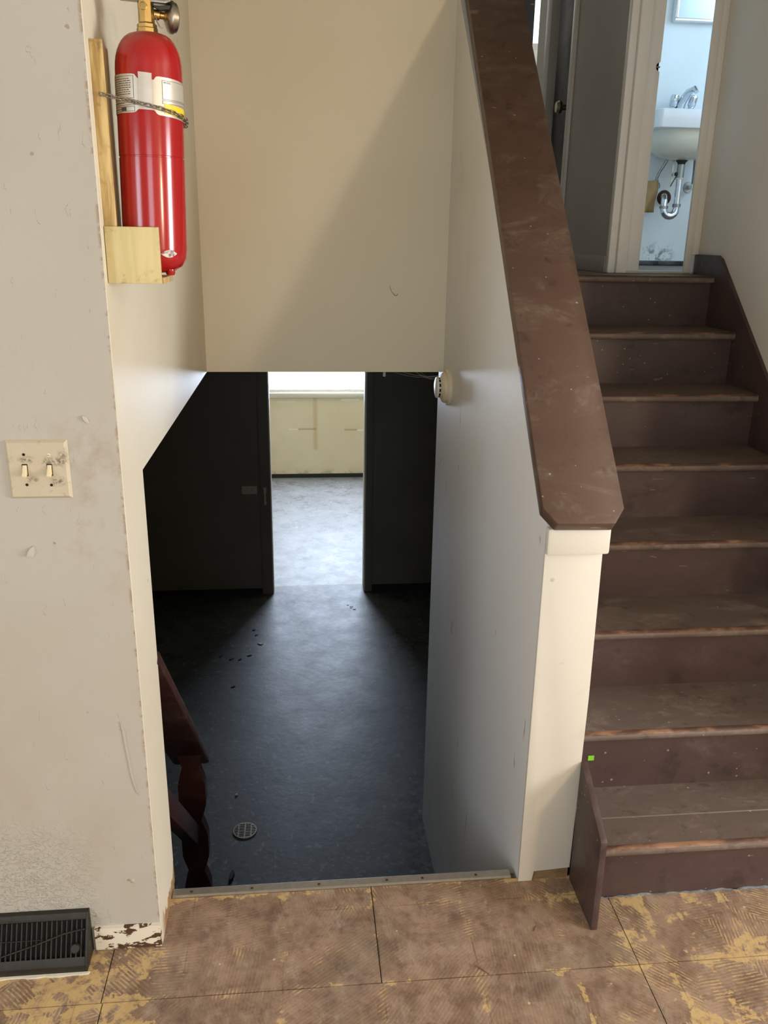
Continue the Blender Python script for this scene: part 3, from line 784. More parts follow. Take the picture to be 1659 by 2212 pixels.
# metal edging
te = thing('threshold_strip', 'worn aluminium edging strip along the top of the basement steps', 'edging', (0.45, 0.16, 0.0))
prism('strip', [(0.1445, 0.0), (0.1445, 0.002), (0.150, 0.0045), (0.172, 0.0045), (0.1765, 0.001), (0.1765, -0.018), (0.1740, -0.018), (0.1740, 0.0)], 'x', 0.002, 0.893, M['alu'], te)
for x in (0.05, 0.205, 0.38, 0.56, 0.655, 0.80):
    lathe('screw', [(0.0, 0.0012), (0.0035, 0.0008), (0.0042, 0.0)], (x, 0.160, 0.0045), M['rust'], te, seg=10)

# basement railing
rl = thing('stair_railing', 'dark red-brown railing with scalloped newel beside the basement steps', 'railing', (-0.05, 0.9, ZL))
sl = math.radians(46.4)
RD = Vector((0, math.cos(sl), -math.sin(sl))); RN = Vector((0, math.sin(sl), math.cos(sl)))
def slopebar(name, end, length, x0, x1, th, mat, par, clip=0.0):
    E = Vector(end)
    out = [(x0, 0 if clip == 0 else clip), (x0+(clip if clip else 0), 0), (x1-(clip if clip else 0), 0), (x1, 0 if clip == 0 else clip), (x1, length), (x0, length)]
    if clip == 0: out = [(x0, 0), (x1, 0), (x1, length), (x0, length)]
    n_ = len(out)
    v = [tuple(Vector((a, E.y, E.z))-RD*b) for a, b in out]+[tuple(Vector((a, E.y, E.z))-RD*b-RN*th) for a, b in out]
    f = [tuple(range(n_)), tuple(range(2*n_-1, n_-1, -1))]+[(i, (i+1) % n_, n_+(i+1) % n_, n_+i) for i in range(n_)]
    return bev(mk(name, v, f, mat, par), 0.003)
slopebar('handrail', (0, 1.022, -0.172), 1.165, -0.122, 0.004, 0.030, M['railing'], rl, 0.014)
slopebar('lower_rail', (0, 0.903, -0.385), 0.99, -0.070, -0.030, 0.066, M['railing'], rl)
def newel_poly(z0, z1, wz, cx, hmin, hmax):
    # scalloped board: waists at wz
    n_ = 90; L, R_ = [], []
    for i in range(n_+1):
        z = z0+(z1-z0)*i/n_
        per = 0.219; ph = ((z-wz)/per) % 1.0
        d_ = abs(ph if ph < 0.5 else 1-ph)*2           # 0 at waist, 1 at bulge
        h = hmin+(hmax-hmin)*min(1.0, (d_/0.62))**0.85
        L.append((cx-h, z)); R_.append((cx+h, z))
    return R_+L[::-1]
def newel(y, ztop, zbot, cx):
    poly = newel_poly(zbot, ztop, -0.140, cx, 0.0265, 0.0470)
    n_ = len(poly); half = n_//2
    y0, y1 = y, y+0.045
    v = [(p[0], y0, p[1]) for p in poly]+[(p[0], y1, p[1]) for p in poly]
    f = []
    for i in range(half-1):
        f.append((i, i+1, n_-2-i, n_-1-i)); f.append((n_+i, n_+n_-1-i, n_+n_-2-i, n_+i+1))
    for i in range(n_): f.append((i, (i+1) % n_, n_+(i+1) % n_, n_+i))
    return mk('newel', v, f, M['railing'], rl, 30)
newel(0.900, -0.070, ZL, -0.050)

# ================================================================== FIRE EXTINGUISHER
EX, EY, EZ, ER = 0.0775, 0.0895, 1.552, 0.0590
ex = thing('fire_extinguisher', 'red fire extinguisher with brass valve strapped to the wall by a chain', 'extinguisher', (EX, EY, EZ))
lean = 0.012   # top leans a little to the right
def exv(name, prof, mat, par, seg=40, smooth=38):
    v, f = lathevf(prof, (EX, EY, 0), seg=seg)
    v = [(x+lean*(z-EZ)/0.4, y, z) for x, y, z in v]
    return mk(name, v, f, mat, par, smooth)
prof = [(0.0, 1.556), (0.020, 1.556), (0.036, 1.559), (0.050, 1.568), (0.0575, 1.582), (ER, 1.600), (ER, 1.758)]
prof2 = [(ER, 1.7615), (ER, 1.905)]
for a in range(10, 91, 10):
    t = math.radians(a)
    prof2.append((0.017+(ER-0.017)*math.cos(t)**0.8 if a < 90 else 0.017, 1.905+0.060*math.sin(t)))
body = exv('cylinder', prof+[(ER-0.0012, 1.7585), (ER-0.0012, 1.7610)]+prof2+[(0.0, 1.966)], M['red'], ex, 48, 50)
lathe('bottom_plug', [(0.0, 0.0), (0.007, 0.001), (0.009, 0.005), (0.009, 0.012)], (EX+0.030, EY-0.022, 1.551), M['red'], ex, seg=14)
def cylpatch(name, a0, a1, z0, z1, r, mat, par, n_=20, tilt=0.0, cut=0.0):
    v = []; f = []
    for i in range(n_+1):
        a = math.radians(a0+(a1-a0)*i/n_)
        for z in (z0, z1):
            zz = z+tilt*(i/n_-0.5)
            v.append((EX+lean*(zz-EZ)/0.4+r*math.cos(a), EY+r*math.sin(a), zz))
    for i in range(n_): f.append((2*i, 2*i+2, 2*i+3, 2*i+1))
    return mk(name, v, f, mat, par, 60)
def band(name, prof_, r, mat, par):
    """prof_: (angle, z_low, z_high)"""
    v = []; f = []
    den = [prof_[0]]
    for q0, q1 in zip(prof_, prof_[1:]):
        m_ = max(1, int(abs(q1[0]-q0[0])/4))
        den += [tuple(q0[k]+(q1[k]-q0[k])*i/m_ for k in range(3)) for i in range(1, m_+1)]
    prof_ = den
    for a, z0, z1 in prof_:
        t = math.radians(a)
        for z in (z0, z1): v.append((EX+lean*(z-EZ)/0.4+r*math.cos(t), EY+r*math.sin(t), z))
    for i in range(len(prof_)-1): f.append((2*i, 2*i+2, 2*i+3, 2*i+1))
    return mk(name, v, f, mat, par, 60)
lb = band('label', [(-205, 1.830, 1.895), (-150, 1.830, 1.893), (-112, 1.830, 1.892), (-106, 1.831, 1.891), (-101, 1.835, 1.885), (-99, 1.8355, 1.884), (-76, 1.8345, 1.883), (-74, 1.834, 1.883), (-70, 1.829, 1.888), (-66, 1.827, 1.889), (-40, 1.825, 1.888), (0, 1.821, 1.885), (60, 1.815, 1.880)], ER+0.0007, M['label'], ex)
band('label_clasp', [(-99, 1.840, 1.895), (-88, 1.839, 1.894), (-77, 1.838, 1.893)], ER+0.0022, M['label'], ex)
cylpatch('yellow_sticker', -57, 10, 1.827, 1.844, ER+0.0012, M['yellow'], lb, 16, tilt=-0.006)
# printing: unreadable rows on the left panel, ruled frames, one heading
def rows():
    v = []; f = []
    def quad(a0, a1, z0, z1):
        m_ = max(1, int(abs(a1-a0)/6))
        for i in range(m_):
            b0 = math.radians(a0+(a1-a0)*i/m_); b1 = math.radians(a0+(a1-a0)*(i+1)/m_)
            k = len(v)
            for b, z in ((b0, z0), (b1, z0), (b1, z1), (b0, z1)):
                v.append((EX+lean*(z-EZ)/0.4+(ER+0.0011)*math.cos(b), EY+(ER+0.0011)*math.sin(b), z))
            f.append((k, k+1, k+2, k+3))
    def frame(a0, a1, z0, z1, t=0.0006):
        quad(a0, a1, z0, z0+t); quad(a0, a1, z1-t, z1)
        quad(a0, a0+0.6, z0, z1); quad(a1-0.6, a1, z0, z1)
    frame(-175, -108, 1.853, 1.889); frame(-175, -107, 1.842, 1.851); frame(-175, -107, 1.832, 1.840)
    frame(-60, 20, 1.853, 1.8835); frame(-60, 20, 1.846, 1.8515)
    for i in range(8):
        z = 1.885-0.0035*i
        a = -172
        while a < -116:
            w = rnd.uniform(2.5, 7); quad(a, min(a+w, -113), z-0.0011, z); a += w+1.4
    for z in (1.846, 1.836):
        quad(-165, -128, z-0.0008, z+0.0004)
    quad(-136, -124, 1.833, 1.839)
    return v, f
pr = mk('printed_rows', *rows(), M['print'], lb); pr['kind'] = 'stuff'
cu = bpy.data.curves.new('heading', 'FONT'); cu.body = 'MODEL'; cu.size = 0.0042
to = bpy.data.objects.new('heading_tmp', cu); COL.objects.link(to)
bpy.context.view_layer.update()
tm = bpy.data.meshes.new_from_object(to)
hv = []
for vt in tm.vertices:
    a = math.radians(-57)+vt.co.x/ER; z = 1.8785+vt.co.y
    hv.append((EX+lean*(z-EZ)/0.4+(ER+0.0012)*math.cos(a), EY+(ER+0.0012)*math.sin(a), z))
hf = [tuple(p.vertices) for p in tm.polygons]
bpy.data.objects.remove(to, do_unlink=True)
hd = mk('printed_heading', hv, hf, M['print'], lb); hd['kind'] = 'stuff'
wp_ = [(-72+32*i/12, 1.5915-0.0065*math.sin(math.pi*i/12)-0.0004, 1.5915+0.0065*math.sin(math.pi*i/12)+0.0004) for i in range(13)]
def chipband():
    v = []; f = []
    for a, z0, z1 in wp_:
        t = math.radians(a)
        for z in (z0, (z0+z1)/2, z1):
            rr = ER+0.0006 if z >= 1.600 else (0.0575+(ER-0.0575)*(z-1.582)/0.018 if z >= 1.582 else 0.050+0.0075*(z-1.568)/0.014)+0.0006
            v.append((EX+lean*(z-EZ)/0.4+rr*math.cos(t), EY+rr*math.sin(t), z))
    for i in range(len(wp_)-1):
        for k in (0, 1): f.append((3*i+k, 3*i+3+k, 3*i+4+k, 3*i+1+k))
    return v, f
mk('worn_patch', *chipband(), M['chip'], body, 60)
# valve, gauge, lever
TX = EX+lean*(1.966-EZ)/0.4
vb = lathe('valve', [(0.0, 1.962), (0.0185, 1.962), (0.0185, 1.972), (0.0175, 1.974), (0.0175, 1.979), (0.0140, 1.982), (0.0140, 2.030), (0.0, 2.031)], (TX, EY, 0), M['brass'], ex, seg=8, smooth=20)
lathe('valve_port', [(0.0, 0.0), (0.007, 0.0), (0.007, 0.010), (0.005, 0.010), (0.005, 0.004), (0.0, 0.004)], (TX-0.002, EY-0.012, 2.006), M['brass'], vb, axis=(0, -1, 0), seg=16)
lathe('gauge_stem', [(0.0, 0.010), (0.0085, 0.012), (0.0085, 0.022), (0.006, 0.024), (0.006, 0.030), (0.012, 0.034), (0.0, 0.034)], (TX, EY, 1.997), M['brass'], vb, axis=(0.92, 0.39, 0), seg=16)
gax = (0.92, 0.39, 0.0)
lathe('gauge', [(0.0, 0.033), (0.010, 0.033), (0.024, 0.039), (0.0265, 0.042), (0.0265, 0.047), (0.024, 0.0475), (0.024, 0.052), (0.021, 0.054), (0.0, 0.054)], (TX, EY, 1.996), M['steel'], ex, axis=gax, seg=30)
prism('lever', [(TX-0.045, 2.017), (TX+0.036, 2.012), (TX+0.045, 2.016), (TX+0.045, 2.021), (TX+0.030, 2.019), (TX-0.045, 2.023)], 'y', EY-0.008, EY+0.008, M['steel'], ex, 0.001)
prism('carry_handle', [(TX+0.010, 2.010), (TX+0.024, 2.002), (TX+0.042, 2.004), (TX+0.044, 2.010), (TX+0.024, 2.009)], 'y', EY-0.007, EY+0.007, M['rubber'], ex, 0.001)
tube('pin_chain', [(TX+0.018, EY-0.012, 1.993), (TX+0.020, EY-0.014, 1.982), (TX+0.024, EY-0.015, 1.974), (TX+0.029, EY-0.014, 1.972)], 0.0011, M['steel'], ex, 6)

# bracket
br = thing('extinguisher_bracket', 'yellowed wooden bracket board with square side panel holding the extinguisher', 'bracket', (0.03, 0.06, 1.54))
prism('backboard', [(0.0, 0.024), (0.0, 0.110), (0.0145, 0.110), (0.0170, 0.040), (0.0225, 0.030), (0.0225, 0.024)], 'z', 1.575, 1.942, M['pine'], br, 0.0015)
box('side_panel', (0.001, 0.016, 1.5385), (0.0975, 0.0265, 1.6385), M['panel'], br, 0.0012)
box('bottom_block', (0.001, 0.027, 1.5385), (0.102, 0.135, 1.5495), M['pine'], br, 0.0012)
lathe('screw', [(0.0, 0.003), (0.003, 0.002), (0.0036, 0.0)], (0.0135, 0.024, 1.8565), M['steel'], br, axis=(0, -1, 0), seg=10)
# chain
ch = thing('retaining_chain', 'thin steel chain looped round the extinguisher', 'chain', (0.014, 0.02, 1.857))
def chain_pt(s):
    # straight to the cylinder, then round it
    p0 = Vector((0.0135, 0.0205)); r = ER+0.0052; c = Vector((EX+lean*0.72, EY))
    a0 = math.radians(-112); p1 = c+Vector((math.cos(a0), math.sin(a0)))*r
    L0 = (p1-p0).length
    zz = 1.8565-0.185*s
    if s < L0: q = p0+(p1-p0)*(s/L0)
    else:
        a = a0+(s-L0)/r; q = c+Vector((math.cos(a), math.sin(a)))*r
    return Vector((q.x, q.y, zz))
def linkmesh():
    P = [(0.0048*math.cos(t)+(0.0026 if math.cos(t) > 0 else -0.0026), 0.0034*math.sin(t), 0) for t in [2*math.pi*i/14 for i in range(14)]]
    v, f = tubevf(P, 0.0011, 6, True)
    me = bpy.data.meshes.new('link'); me.from_pydata(v, [], f); me.materials.append(M['steel'])
    for p_ in me.polygons: p_.use_smooth = True
    return me
lm = linkmesh()
pitch = 0.0108
for i in range(20):
    a, b = chain_pt(i*pitch), chain_pt((i+1)*pitch)
    d_ = (b-a).normalized(); c = (a+b)/2
    side = Vector((0, 0, 1)); w_ = d_.cross(side).normalized(); s_ = w_.cross(d_)
    ang = math.radians(45 if i % 2 else -45)
    y_ = s_*math.cos(ang)+w_*math.sin(ang); z_ = d_.cross(y_)
    o = bpy.data.objects.new('link', lm); COL.objects.link(o); o.parent = ch
    mm = Matrix((( d_.x, y_.x, z_.x, c.x-ORG[ch].x), (d_.y, y_.y, z_.y, c.y-ORG[ch].y), (d_.z, y_.z, z_.z, c.z-ORG[ch].z), (0, 0, 0, 1)))
    o.matrix_local = mm

# ================================================================== LIGHT SWITCH
sw = thing('light_switch', 'grimy ivory double toggle switch plate on the left wall', 'switch', (-0.157, 0.0, 1.188))
X0, X1, ZB, Zt = -0.2155, -0.0985, 1.1295, 1.2475
pv = [(X0, 0, ZB), (X1, 0, ZB), (X1, 0, Zt), (X0, 0, Zt)]
b_ = 0.0055
v = pv+[(X0+b_*0.5, -0.004, ZB+b_*0.5), (X1-b_*0.5, -0.004, ZB+b_*0.5), (X1-b_*0.5, -0.004, Zt-b_*0.5), (X0+b_*0.5, -0.004, Zt-b_*0.5)]+[(X0+b_, -0.0065, ZB+b_), (X1-b_, -0.0065, ZB+b_), (X1-b_, -0.0065, Zt-b_), (X0+b_, -0.0065, Zt-b_)]
f = [(0, 3, 2, 1), (8, 9, 10, 11)]
for i in range(4):
    j = (i+1) % 4; f += [(i, j, 4+j, 4+i), (4+i, 4+j, 8+j, 8+i)]
mk('plate', v, f, M['plate'], sw, 25)
for tx_ in (-0.1812, -0.1350):
    box('toggle_slot', (tx_-0.0052, -0.0069, 1.1765), (tx_+0.0052, -0.0060, 1.2005), M['hole'], sw)
    tg = prism('toggle', [(-0.0062, 1.1985), (-0.0085, 1.1985), (-0.0105, 1.1925), (-0.0195, 1.1805), (-0.0180, 1.1765), (-0.0135, 1.1775), (-0.0062, 1.1795)], 'x', tx_-0.0040, tx_+0.0040, M['ivory'], sw, 0.0008)
for hx, hz in ((-0.1805, 1.2195), (-0.1810, 1.1590), (-0.1350, 1.1580)):
    lathe('screw_hole', [(0.0, 0.0), (0.0026, 0.0), (0.0028, 0.0006)], (hx, -0.0068, hz), M['hole'], sw, axis=(0, -1, 0), seg=12)
scr = lathe('screw', [(0.0, 0.0011), (0.0026, 0.0009), (0.0034, 0.0)], (-0.1345, -0.0065, 1.2180), M['ivory'], sw, axis=(0, -1, 0), seg=14)
box('screw_slot', (-0.1367, -0.0078, 1.2176), (-0.1323, -0.0075, 1.2184), M['hole'], scr)

# ================================================================== BASEBOARD + REGISTER
struct(mk('baseboard_left', *boxvf((-0.153, -0.010, 0.004), (-0.0005, 0.0, 0.066)), M['peel']), 'short peeling baseboard beside the floor register')
vr_ = thing('floor_register', 'dark brown metal baseboard heating register at the left wall', 'vent', (-0.35, -0.03, 0.0))
RX0, RX1 = -0.55, -0.1605
prism('housing', [(0.0, 0.0), (0.0, 0.112), (-0.004, 0.112), (-0.030, 0.070), (-0.055, 0.012), (-0.055, 0.0)], 'x', RX0, RX1-0.004, M['ventdark'], vr_)
prism('end_cap', [(0.0, 0.0), (0.0, 0.122), (-0.013, 0.122), (-0.069, 0.020), (-0.069, 0.0)], 'x', RX1-0.005, RX1, M['vent'], vr_, 0.001)
prism('top_rail', [(0.0, 0.104), (0.0, 0.122), (-0.013, 0.122), (-0.0205, 0.1085), (-0.017, 0.1065), (-0.010, 0.111)], 'x', RX0, RX1-0.005, M['vent'], vr_, 0.0008)
prism('bottom_rail', [(-0.0595, 0.0375), (-0.069, 0.0200), (-0.069, 0.0), (-0.055, 0.0), (-0.055, 0.030)], 'x', RX0, RX1-0.005, M['vent'], vr_, 0.0008)
fin_v = None
x = RX1-0.014; k = 0
fin = None
while x > RX0+0.01:
    if fin is None:
        fin = prism('slat', [(-0.0165, 0.1085), (-0.0205, 0.1065), (-0.0605, 0.0345), (-0.0560, 0.0320)], 'x', x-0.0014, x+0.0014, M['vent'], vr_)
        x_first = x
    else:
        c = fin.copy(); COL.objects.link(c); c.parent = vr_; c.location = (x-x_first, 0, 0)
    x -= 0.0112; k += 1
tube('damper_rod', [(-0.430, -0.0640, 0.038), (-0.36, -0.0585, 0.046), (-0.275, -0.0470, 0.067), (-0.215, -0.0370, 0.084), (-0.190, -0.0345, 0.0885), (-0.166, -0.0330, 0.092)], 0.0020, M['vent'], vr_, 8)
tube('cross_wire', [(RX0, -0.041, 0.0745), (-0.260, -0.041, 0.0745)], 0.0009, M['vent'], vr_, 6)
lathe('damper_knob', [(0.0, 0.010), (0.009, 0.010), (0.0105, 0.008), (0.0105, 0.0), (0.0, 0.0)], (-0.186, -0.0505, 0.056), M['vent'], vr_, axis=(0, -0.87, 0.49), seg=20)
random.seed(3)
ck = []
for i in range(25):
    x = RX0+(RX1+0.004-RX0)*i/24
    ck.append((x, -0.070-0.004-0.004*rnd.random()))
poly = ck+[(RX1+0.006, -0.069), (RX1+0.0005, -0.069), (RX0, -0.069)]
prism('caulk_line', poly, 'z', 0.0, 0.003, M['caulk'], vr_)

# ================================================================== SMOKE DETECTOR
sd = thing('smoke_detector', 'round yellowed smoke detector on the stairwell wall at the header corner', 'detector', (W, 1.462, 1.090))
SY, SZ = 1.462, 1.092
lathe('base', [(0.0, 0.0), (0.067, 0.0), (0.067, 0.010), (0.063, 0.015), (0.0, 0.015)], (W, SY, SZ), M['detector'], sd, axis=(-1, 0, 0), seg=40)
lathe('body', [(0.0, 0.014), (0.058, 0.014), (0.058, 0.020), (0.054, 0.027), (0.045, 0.031), (0.040, 0.034), (0.036, 0.036), (0.036, 0.043), (0.0, 0.043)], (W, SY, SZ), M['detector'], sd, axis=(-1, 0, 0), seg=40)
lathe('sensor_cap', [(0.0, 0.043), (0.038, 0.043), (0.040, 0.046), (0.038, 0.050), (0.030, 0.053), (0.0, 0.054)], (W, SY, SZ), M['detcap'], sd, axis=(-1, 0, 0), seg=40)
for k in range(12):
    a = math.radians(k*30+8); cy_, cz_ = math.cos(a), math.sin(a)
    t_ = Vector((0, -cz_, cy_)); r_ = Vector((0, cy_, cz_)); c = Vector((W-0.0395, SY, SZ))+r_*0.0362
    vv = []
    for sx in (-0.003, 0.003):
        for st_ in (-0.006, 0.006):
            for sr in (-0.001, 0.0006): vv.append(tuple(c+Vector((sx, 0, 0))+t_*st_+r_*sr))
    ff = [(0, 1, 3, 2), (4, 6, 7, 5), (0, 4, 5, 1), (2, 3, 7, 6), (0, 2, 6, 4), (1, 5, 7, 3)]
    mk('vent_slot', vv, ff, M['hole'], sd)

# ================================================================== BASEMENT DETAILS
dr = thing('floor_drain', 'round metal drain grate in the basement floor', 'drain', (0.060, 1.683, ZL))
lathe('rim', [(0.050, 0.0005), (0.0500, 0.004), (0.0560, 0.004), (0.0580, 0.0)], (0.060, 1.683, ZL), M['steel'], dr, seg=36)
lathe('well', [(0.0, 0.0008), (0.050, 0.0008)], (0.060, 1.683, ZL), M['hole'], dr, seg=36)
def grate():
    v = []; f = []
    def b(lo, hi):
        k = len(v); vv, ff = boxvf(lo, hi); v.extend(vv); f.extend([tuple(i+k for i in q) for q in ff])
    z0, z1 = ZL+0.001, ZL+0.0038
    for i in range(-4, 5):
        yy = i*0.0112; h = math.sqrt(max(0, 0.0502**2-yy*yy))
        b((0.06-h, 1.683+yy-0.0026, z0), (0.06+h, 1.683+yy+0.0026, z1))
    for xx in (-0.029, 0.0, 0.029):
        h = math.sqrt(0.0502**2-xx*xx); b((0.06+xx-0.003, 1.683-h, z0), (0.06+xx+0.003, 1.683+h, z1+0.0002))
    return v, f
mk('grate', *grate(), M['steel'], dr)
ot = thing('wall_outlet', 'dirty outlet plate low on the dim basement wall left of the doorway', 'outlet', (-0.037, YD, -0.199))
box('plate', (-0.094, YD-0.006, -0.230), (0.020, YD, -0.168), M['outlet'], ot, 0.002)
for cx in (-0.058, -0.016):
    rc = lathe('receptacle', [(0.0, 0.003), (0.014, 0.003), (0.0155, 0.0)], (cx, YD-0.006, -0.199), M['outlet'], ot, axis=(0, -1, 0), seg=18)
    for dz in (-0.005, 0.005): box('slot', (cx-0.005, YD-0.0098, -0.199+dz-0.0012), (cx+0.003, YD-0.0088, -0.199+dz+0.0012), M['hole'], rc)
def flake(name, x, y, L, Wd, rot, mat, label, cat, group=None, z=ZL, h=0.005):
    pts = []
    for i in range(9):
        t = 2*math.pi*i/9; r = rnd.uniform(0.75, 1.15)
        a, b = math.cos(t)*L/2*r, math.sin(t)*Wd/2*r
        pts.append((x+a*math.cos(rot)-b*math.sin(rot), y+a*math.sin(rot)+b*math.cos(rot)))
    v = [(p[0], p[1], z) for p in pts]+[((p[0]-x)*0.7+x, (p[1]-y)*0.7+y, z+h) for p in pts]
    n_ = 9; f = [tuple(range(n_)), tuple(range(n_, 2*n_))]+[(i, (i+1) % n_, n_+(i+1) % n_, n_+i) for i in range(n_)]
    return tag(mk(name, v, f, mat, None, at=(x, y, z)), label, cat, group)
flake('leaf_scrap', 0.020, 1.390, 0.095, 0.022, 1.45, M['debris'], 'dark curled leaf scrap on the basement floor below the drain', 'leaf', h=0.012)
gl = 'small dark crumb on the basement floor by the square stain'
for (x, y, L) in ((-0.125, 3.38, 0.05), (-0.07, 3.37, 0.04), (-0.012, 3.42, 0.04), (0.0, 3.80, 0.03), (0.02, 3.72, 0.03), (-0.2, 3.42, 0.04), (-0.09, 3.02, 0.035)):
    flake('floor_crumb', x, y, L, 0.018, rnd.uniform(0.5, 1.2), M['debris'], gl, 'debris', 'dark crumbs on the basement floor', h=0.004)
flake('plaster_chip', 0.055, 3.58, 0.045, 0.02, -0.5, M['pale'], 'pale plaster chip beside the square stain on the basement floor', 'chip', h=0.006)
flake('plaster_chip', 0.003, 1.952, 0.022, 0.016, 0.3, M['pale'], 'small white pebble on the basement floor beyond the drain', 'chip', h=0.006)
gp = 'tiny white paint chip on the floor just inside the doorway'
for x, y in ((0.69, 4.18), (0.712, 4.13), (0.735, 4.10), (0.715, 4.15)):
    flake('paint_chip', x, y, 0.026, 0.016, rnd.uniform(0, 3), M['pale'], gp, 'chip', 'white paint chips at the doorway', h=0.003)
def splinter(p0, p1, label):
    tag(tube('wood_splinter', [p0, tuple((a+b)/2+(0.002 if i == 1 else 0) for i, (a, b) in enumerate(zip(p0, p1))), p1], [0.0007, 0.0013, 0.0006], M['twig'], None, 6, at=p0), label, 'splinter')
splinter((0.742, -0.128, 0.0014), (0.768, -0.155, 0.0014), 'thin brown splinter on the entry floor near the photo bottom')
splinter((0.905, -0.040, 0.0014), (0.917, -0.022, 0.0014), 'short brown splinter on the entry floor left of the skirt board')
tag(lathe('paint_drip', [(0.0, -0.024), (0.005, -0.021), (0.006, -0.014), (0.004, -0.006), (0.007, 0.0)], (0.681, 1.63, ZC), M['pale'], None, seg=8), 'white drip of old paint hanging under the header wall', 'paint drip')
hp = [bpv for bpv in ((0.692, 1.452), (0.697, 1.438), (0.702, 1.428), (0.710, 1.420), (0.716, 1.415), (0.722, 1.417), (0.725, 1.424))]
tag(tube('hair_strand', [(a, YB-0.0012, b) for a, b in hp], [0.0004, 0.0006, 0.0006, 0.0009, 0.0010, 0.0009, 0.0005], M['debris'], None, 5, at=(0.70, YB, 1.43)), 'dark curled hair stuck to the header wall', 'hair')
WL = bpy.data.objects['wall_left']
def wall_flake(pts, lift):
    v = [(x, -0.0004, z) for x, z in pts]+[(x, -0.0004-l, z) for (x, z), l in zip(pts, lift)]
    n_ = len(pts)
    mk('paint_flake', v, [tuple(range(n_)), tuple(range(n_, 2*n_))]+[(i, (i+1) % n_, n_+(i+1) % n_, n_+i) for i in range(n_)], M['wallfront'], WL)
wall_flake([(-0.200, 1.008), (-0.188, 1.006), (-0.181, 1.016), (-0.184, 1.030), (-0.191, 1.026), (-0.196, 1.019)], [0.005, 0.001, 0.001, 0.001, 0.003, 0.006])
wall_flake([(-0.066, 1.294), (-0.058, 1.292), (-0.052, 1.278), (-0.058, 1.280), (-0.064, 1.287)], [0.003, 0.001, 0.001, 0.003, 0.004])
wall_flake([(-0.05, 0.62), (-0.044, 0.55), (-0.038, 0.48), (-0.030, 0.44), (-0.024, 0.43), (-0.030, 0.46), (-0.036, 0.52), (-0.042, 0.60)], [0.0012]*8)
wv_ = []; wf_ = []
for p0, p1, sag in (((0.70, 1.66, ZC-0.002), (0.90, 1.58, ZC-0.010), 0.016), ((0.74, 1.63, ZC), (0.905, 1.55, ZC-0.004), 0.012), ((0.80, 1.61, ZC), (0.88, 1.53, ZC-0.020), 0.008), ((0.82, 1.64, ZC-0.001), (0.9, 1.60, ZC-0.012), 0.020)):
    P = [Vector(p0).lerp(Vector(p1), t/8)-Vector((0, 0, sag*math.sin(math.pi*t/8))) for t in range(9)]
    vv, ff = tubevf(P, 0.00045, 4); k = len(wv_); wv_ += vv; wf_ += [tuple(i+k for i in q) for q in ff]
tag(mk('cobweb', wv_, wf_, M['web'], None), 'wispy cobweb strands between smoke detector and header wall', 'cobweb', kind='stuff')

# ================================================================== BATHROOM FIXTURES
sk_ = thing('bathroom_sink', 'white wall-hung bathroom sink with chrome faucet and yellowed bowl', 'sink', (2.27, 2.88, 2.13))
prism('rim', [(2.055, 2.50), (2.49, 2.50), (2.51, 2.52), (2.51, 2.879), (2.035, 2.879), (2.035, 2.52)], 'z', 2.133, 2.216, M['porcelain'], sk_, 0.008)
def bowl():
    v = []; f = []
    nu, nv = 28, 8
    for j in range(nv+1):
        t = math.pi/2*j/nv
        for i in range(nu):
            a = 2*math.pi*i/nu
            e = 0.75
            ca, sa = math.cos(a), math.sin(a)
            cx_ = math.copysign(abs(ca)**e, ca); sy_ = math.copysign(abs(sa)**e, sa)
            r = math.cos(t)**0.7
            v.append((2.27+0.20*cx_*max(r, 0.10), 2.695+0.165*sy_*max(r, 0.10), 2.134-0.125*math.sin(t)))
    for j in range(nv):
        for i in range(nu):
            i2 = (i+1) % nu; f.append((j*nu+i, j*nu+i2, (j+1)*nu+i2, (j+1)*nu+i))
    f.append(tuple(range(nv*nu, nv*nu+nu)))
    return v, f
mk('bowl', *bowl(), M['porcelainy'], sk_, 50)
fc = box('faucet_base', (2.195, 2.775, 2.212), (2.355, 2.825, 2.252), M['chrome'], sk_, 0.006)
for hx in (2.222, 2.318):
    lathe('faucet_handle', [(0.0, 0.0), (0.016, 0.0), (0.014, 0.014), (0.020, 0.022), (0.021, 0.062), (0.016, 0.070), (0.0, 0.071)], (hx, 2.80, 2.248), M['chrome'], fc, axis=(0.08, -0.25, 1), seg=16)
tube('faucet_spout', [(2.262, 2.81, 2.245), (2.268, 2.795, 2.285), (2.280, 2.755, 2.325), (2.292, 2.715, 2.335), (2.296, 2.700, 2.318)], [0.026, 0.022, 0.017, 0.013, 0.011], M['chrome'], fc, 14)
pt_ = thing('sink_drain', 'chrome drain pipe and trap under the bathroom sink', 'pipe', (2.262, 2.70, 1.74))
lathe('drain_flange', [(0.0, 0.0), (0.028, 0.0), (0.028, -0.004), (0.020, -0.012), (0.017, -0.022), (0.0, -0.022)], (2.262, 2.70, 2.010), M['rubber'], pt_, seg=20)
lathe('tailpiece', [(0.0, 0.0), (0.0185, 0.0), (0.0185, -0.062), (0.0, -0.062)], (2.262, 2.70, 1.990), M['chromedull'], pt_, seg=20)
lathe('slip_nut', [(0.0, 0.0), (0.0195, 0.0), (0.0205, -0.008), (0.0, -0.008)], (2.262, 2.70, 1.928), M['marble'], pt_, seg=12)
R_ = 0.033
trap = [(2.262, 2.70, 1.922), (2.262, 2.70, 1.85), (2.262, 2.70, 1.785)]
trap += [tuple(Vector((2.262-R_, 2.70, 1.780))+Vector((R_*math.cos(a), 0, -R_*math.sin(a)))) for a in [math.pi*i/8 for i in range(1, 8)]]
trap += [(2.196, 2.70, 1.785), (2.196, 2.702, 1.812), (2.199, 2.715, 1.832), (2.208, 2.74, 1.842), (2.24, 2.81, 1.842), (2.268, 2.872, 1.842)]
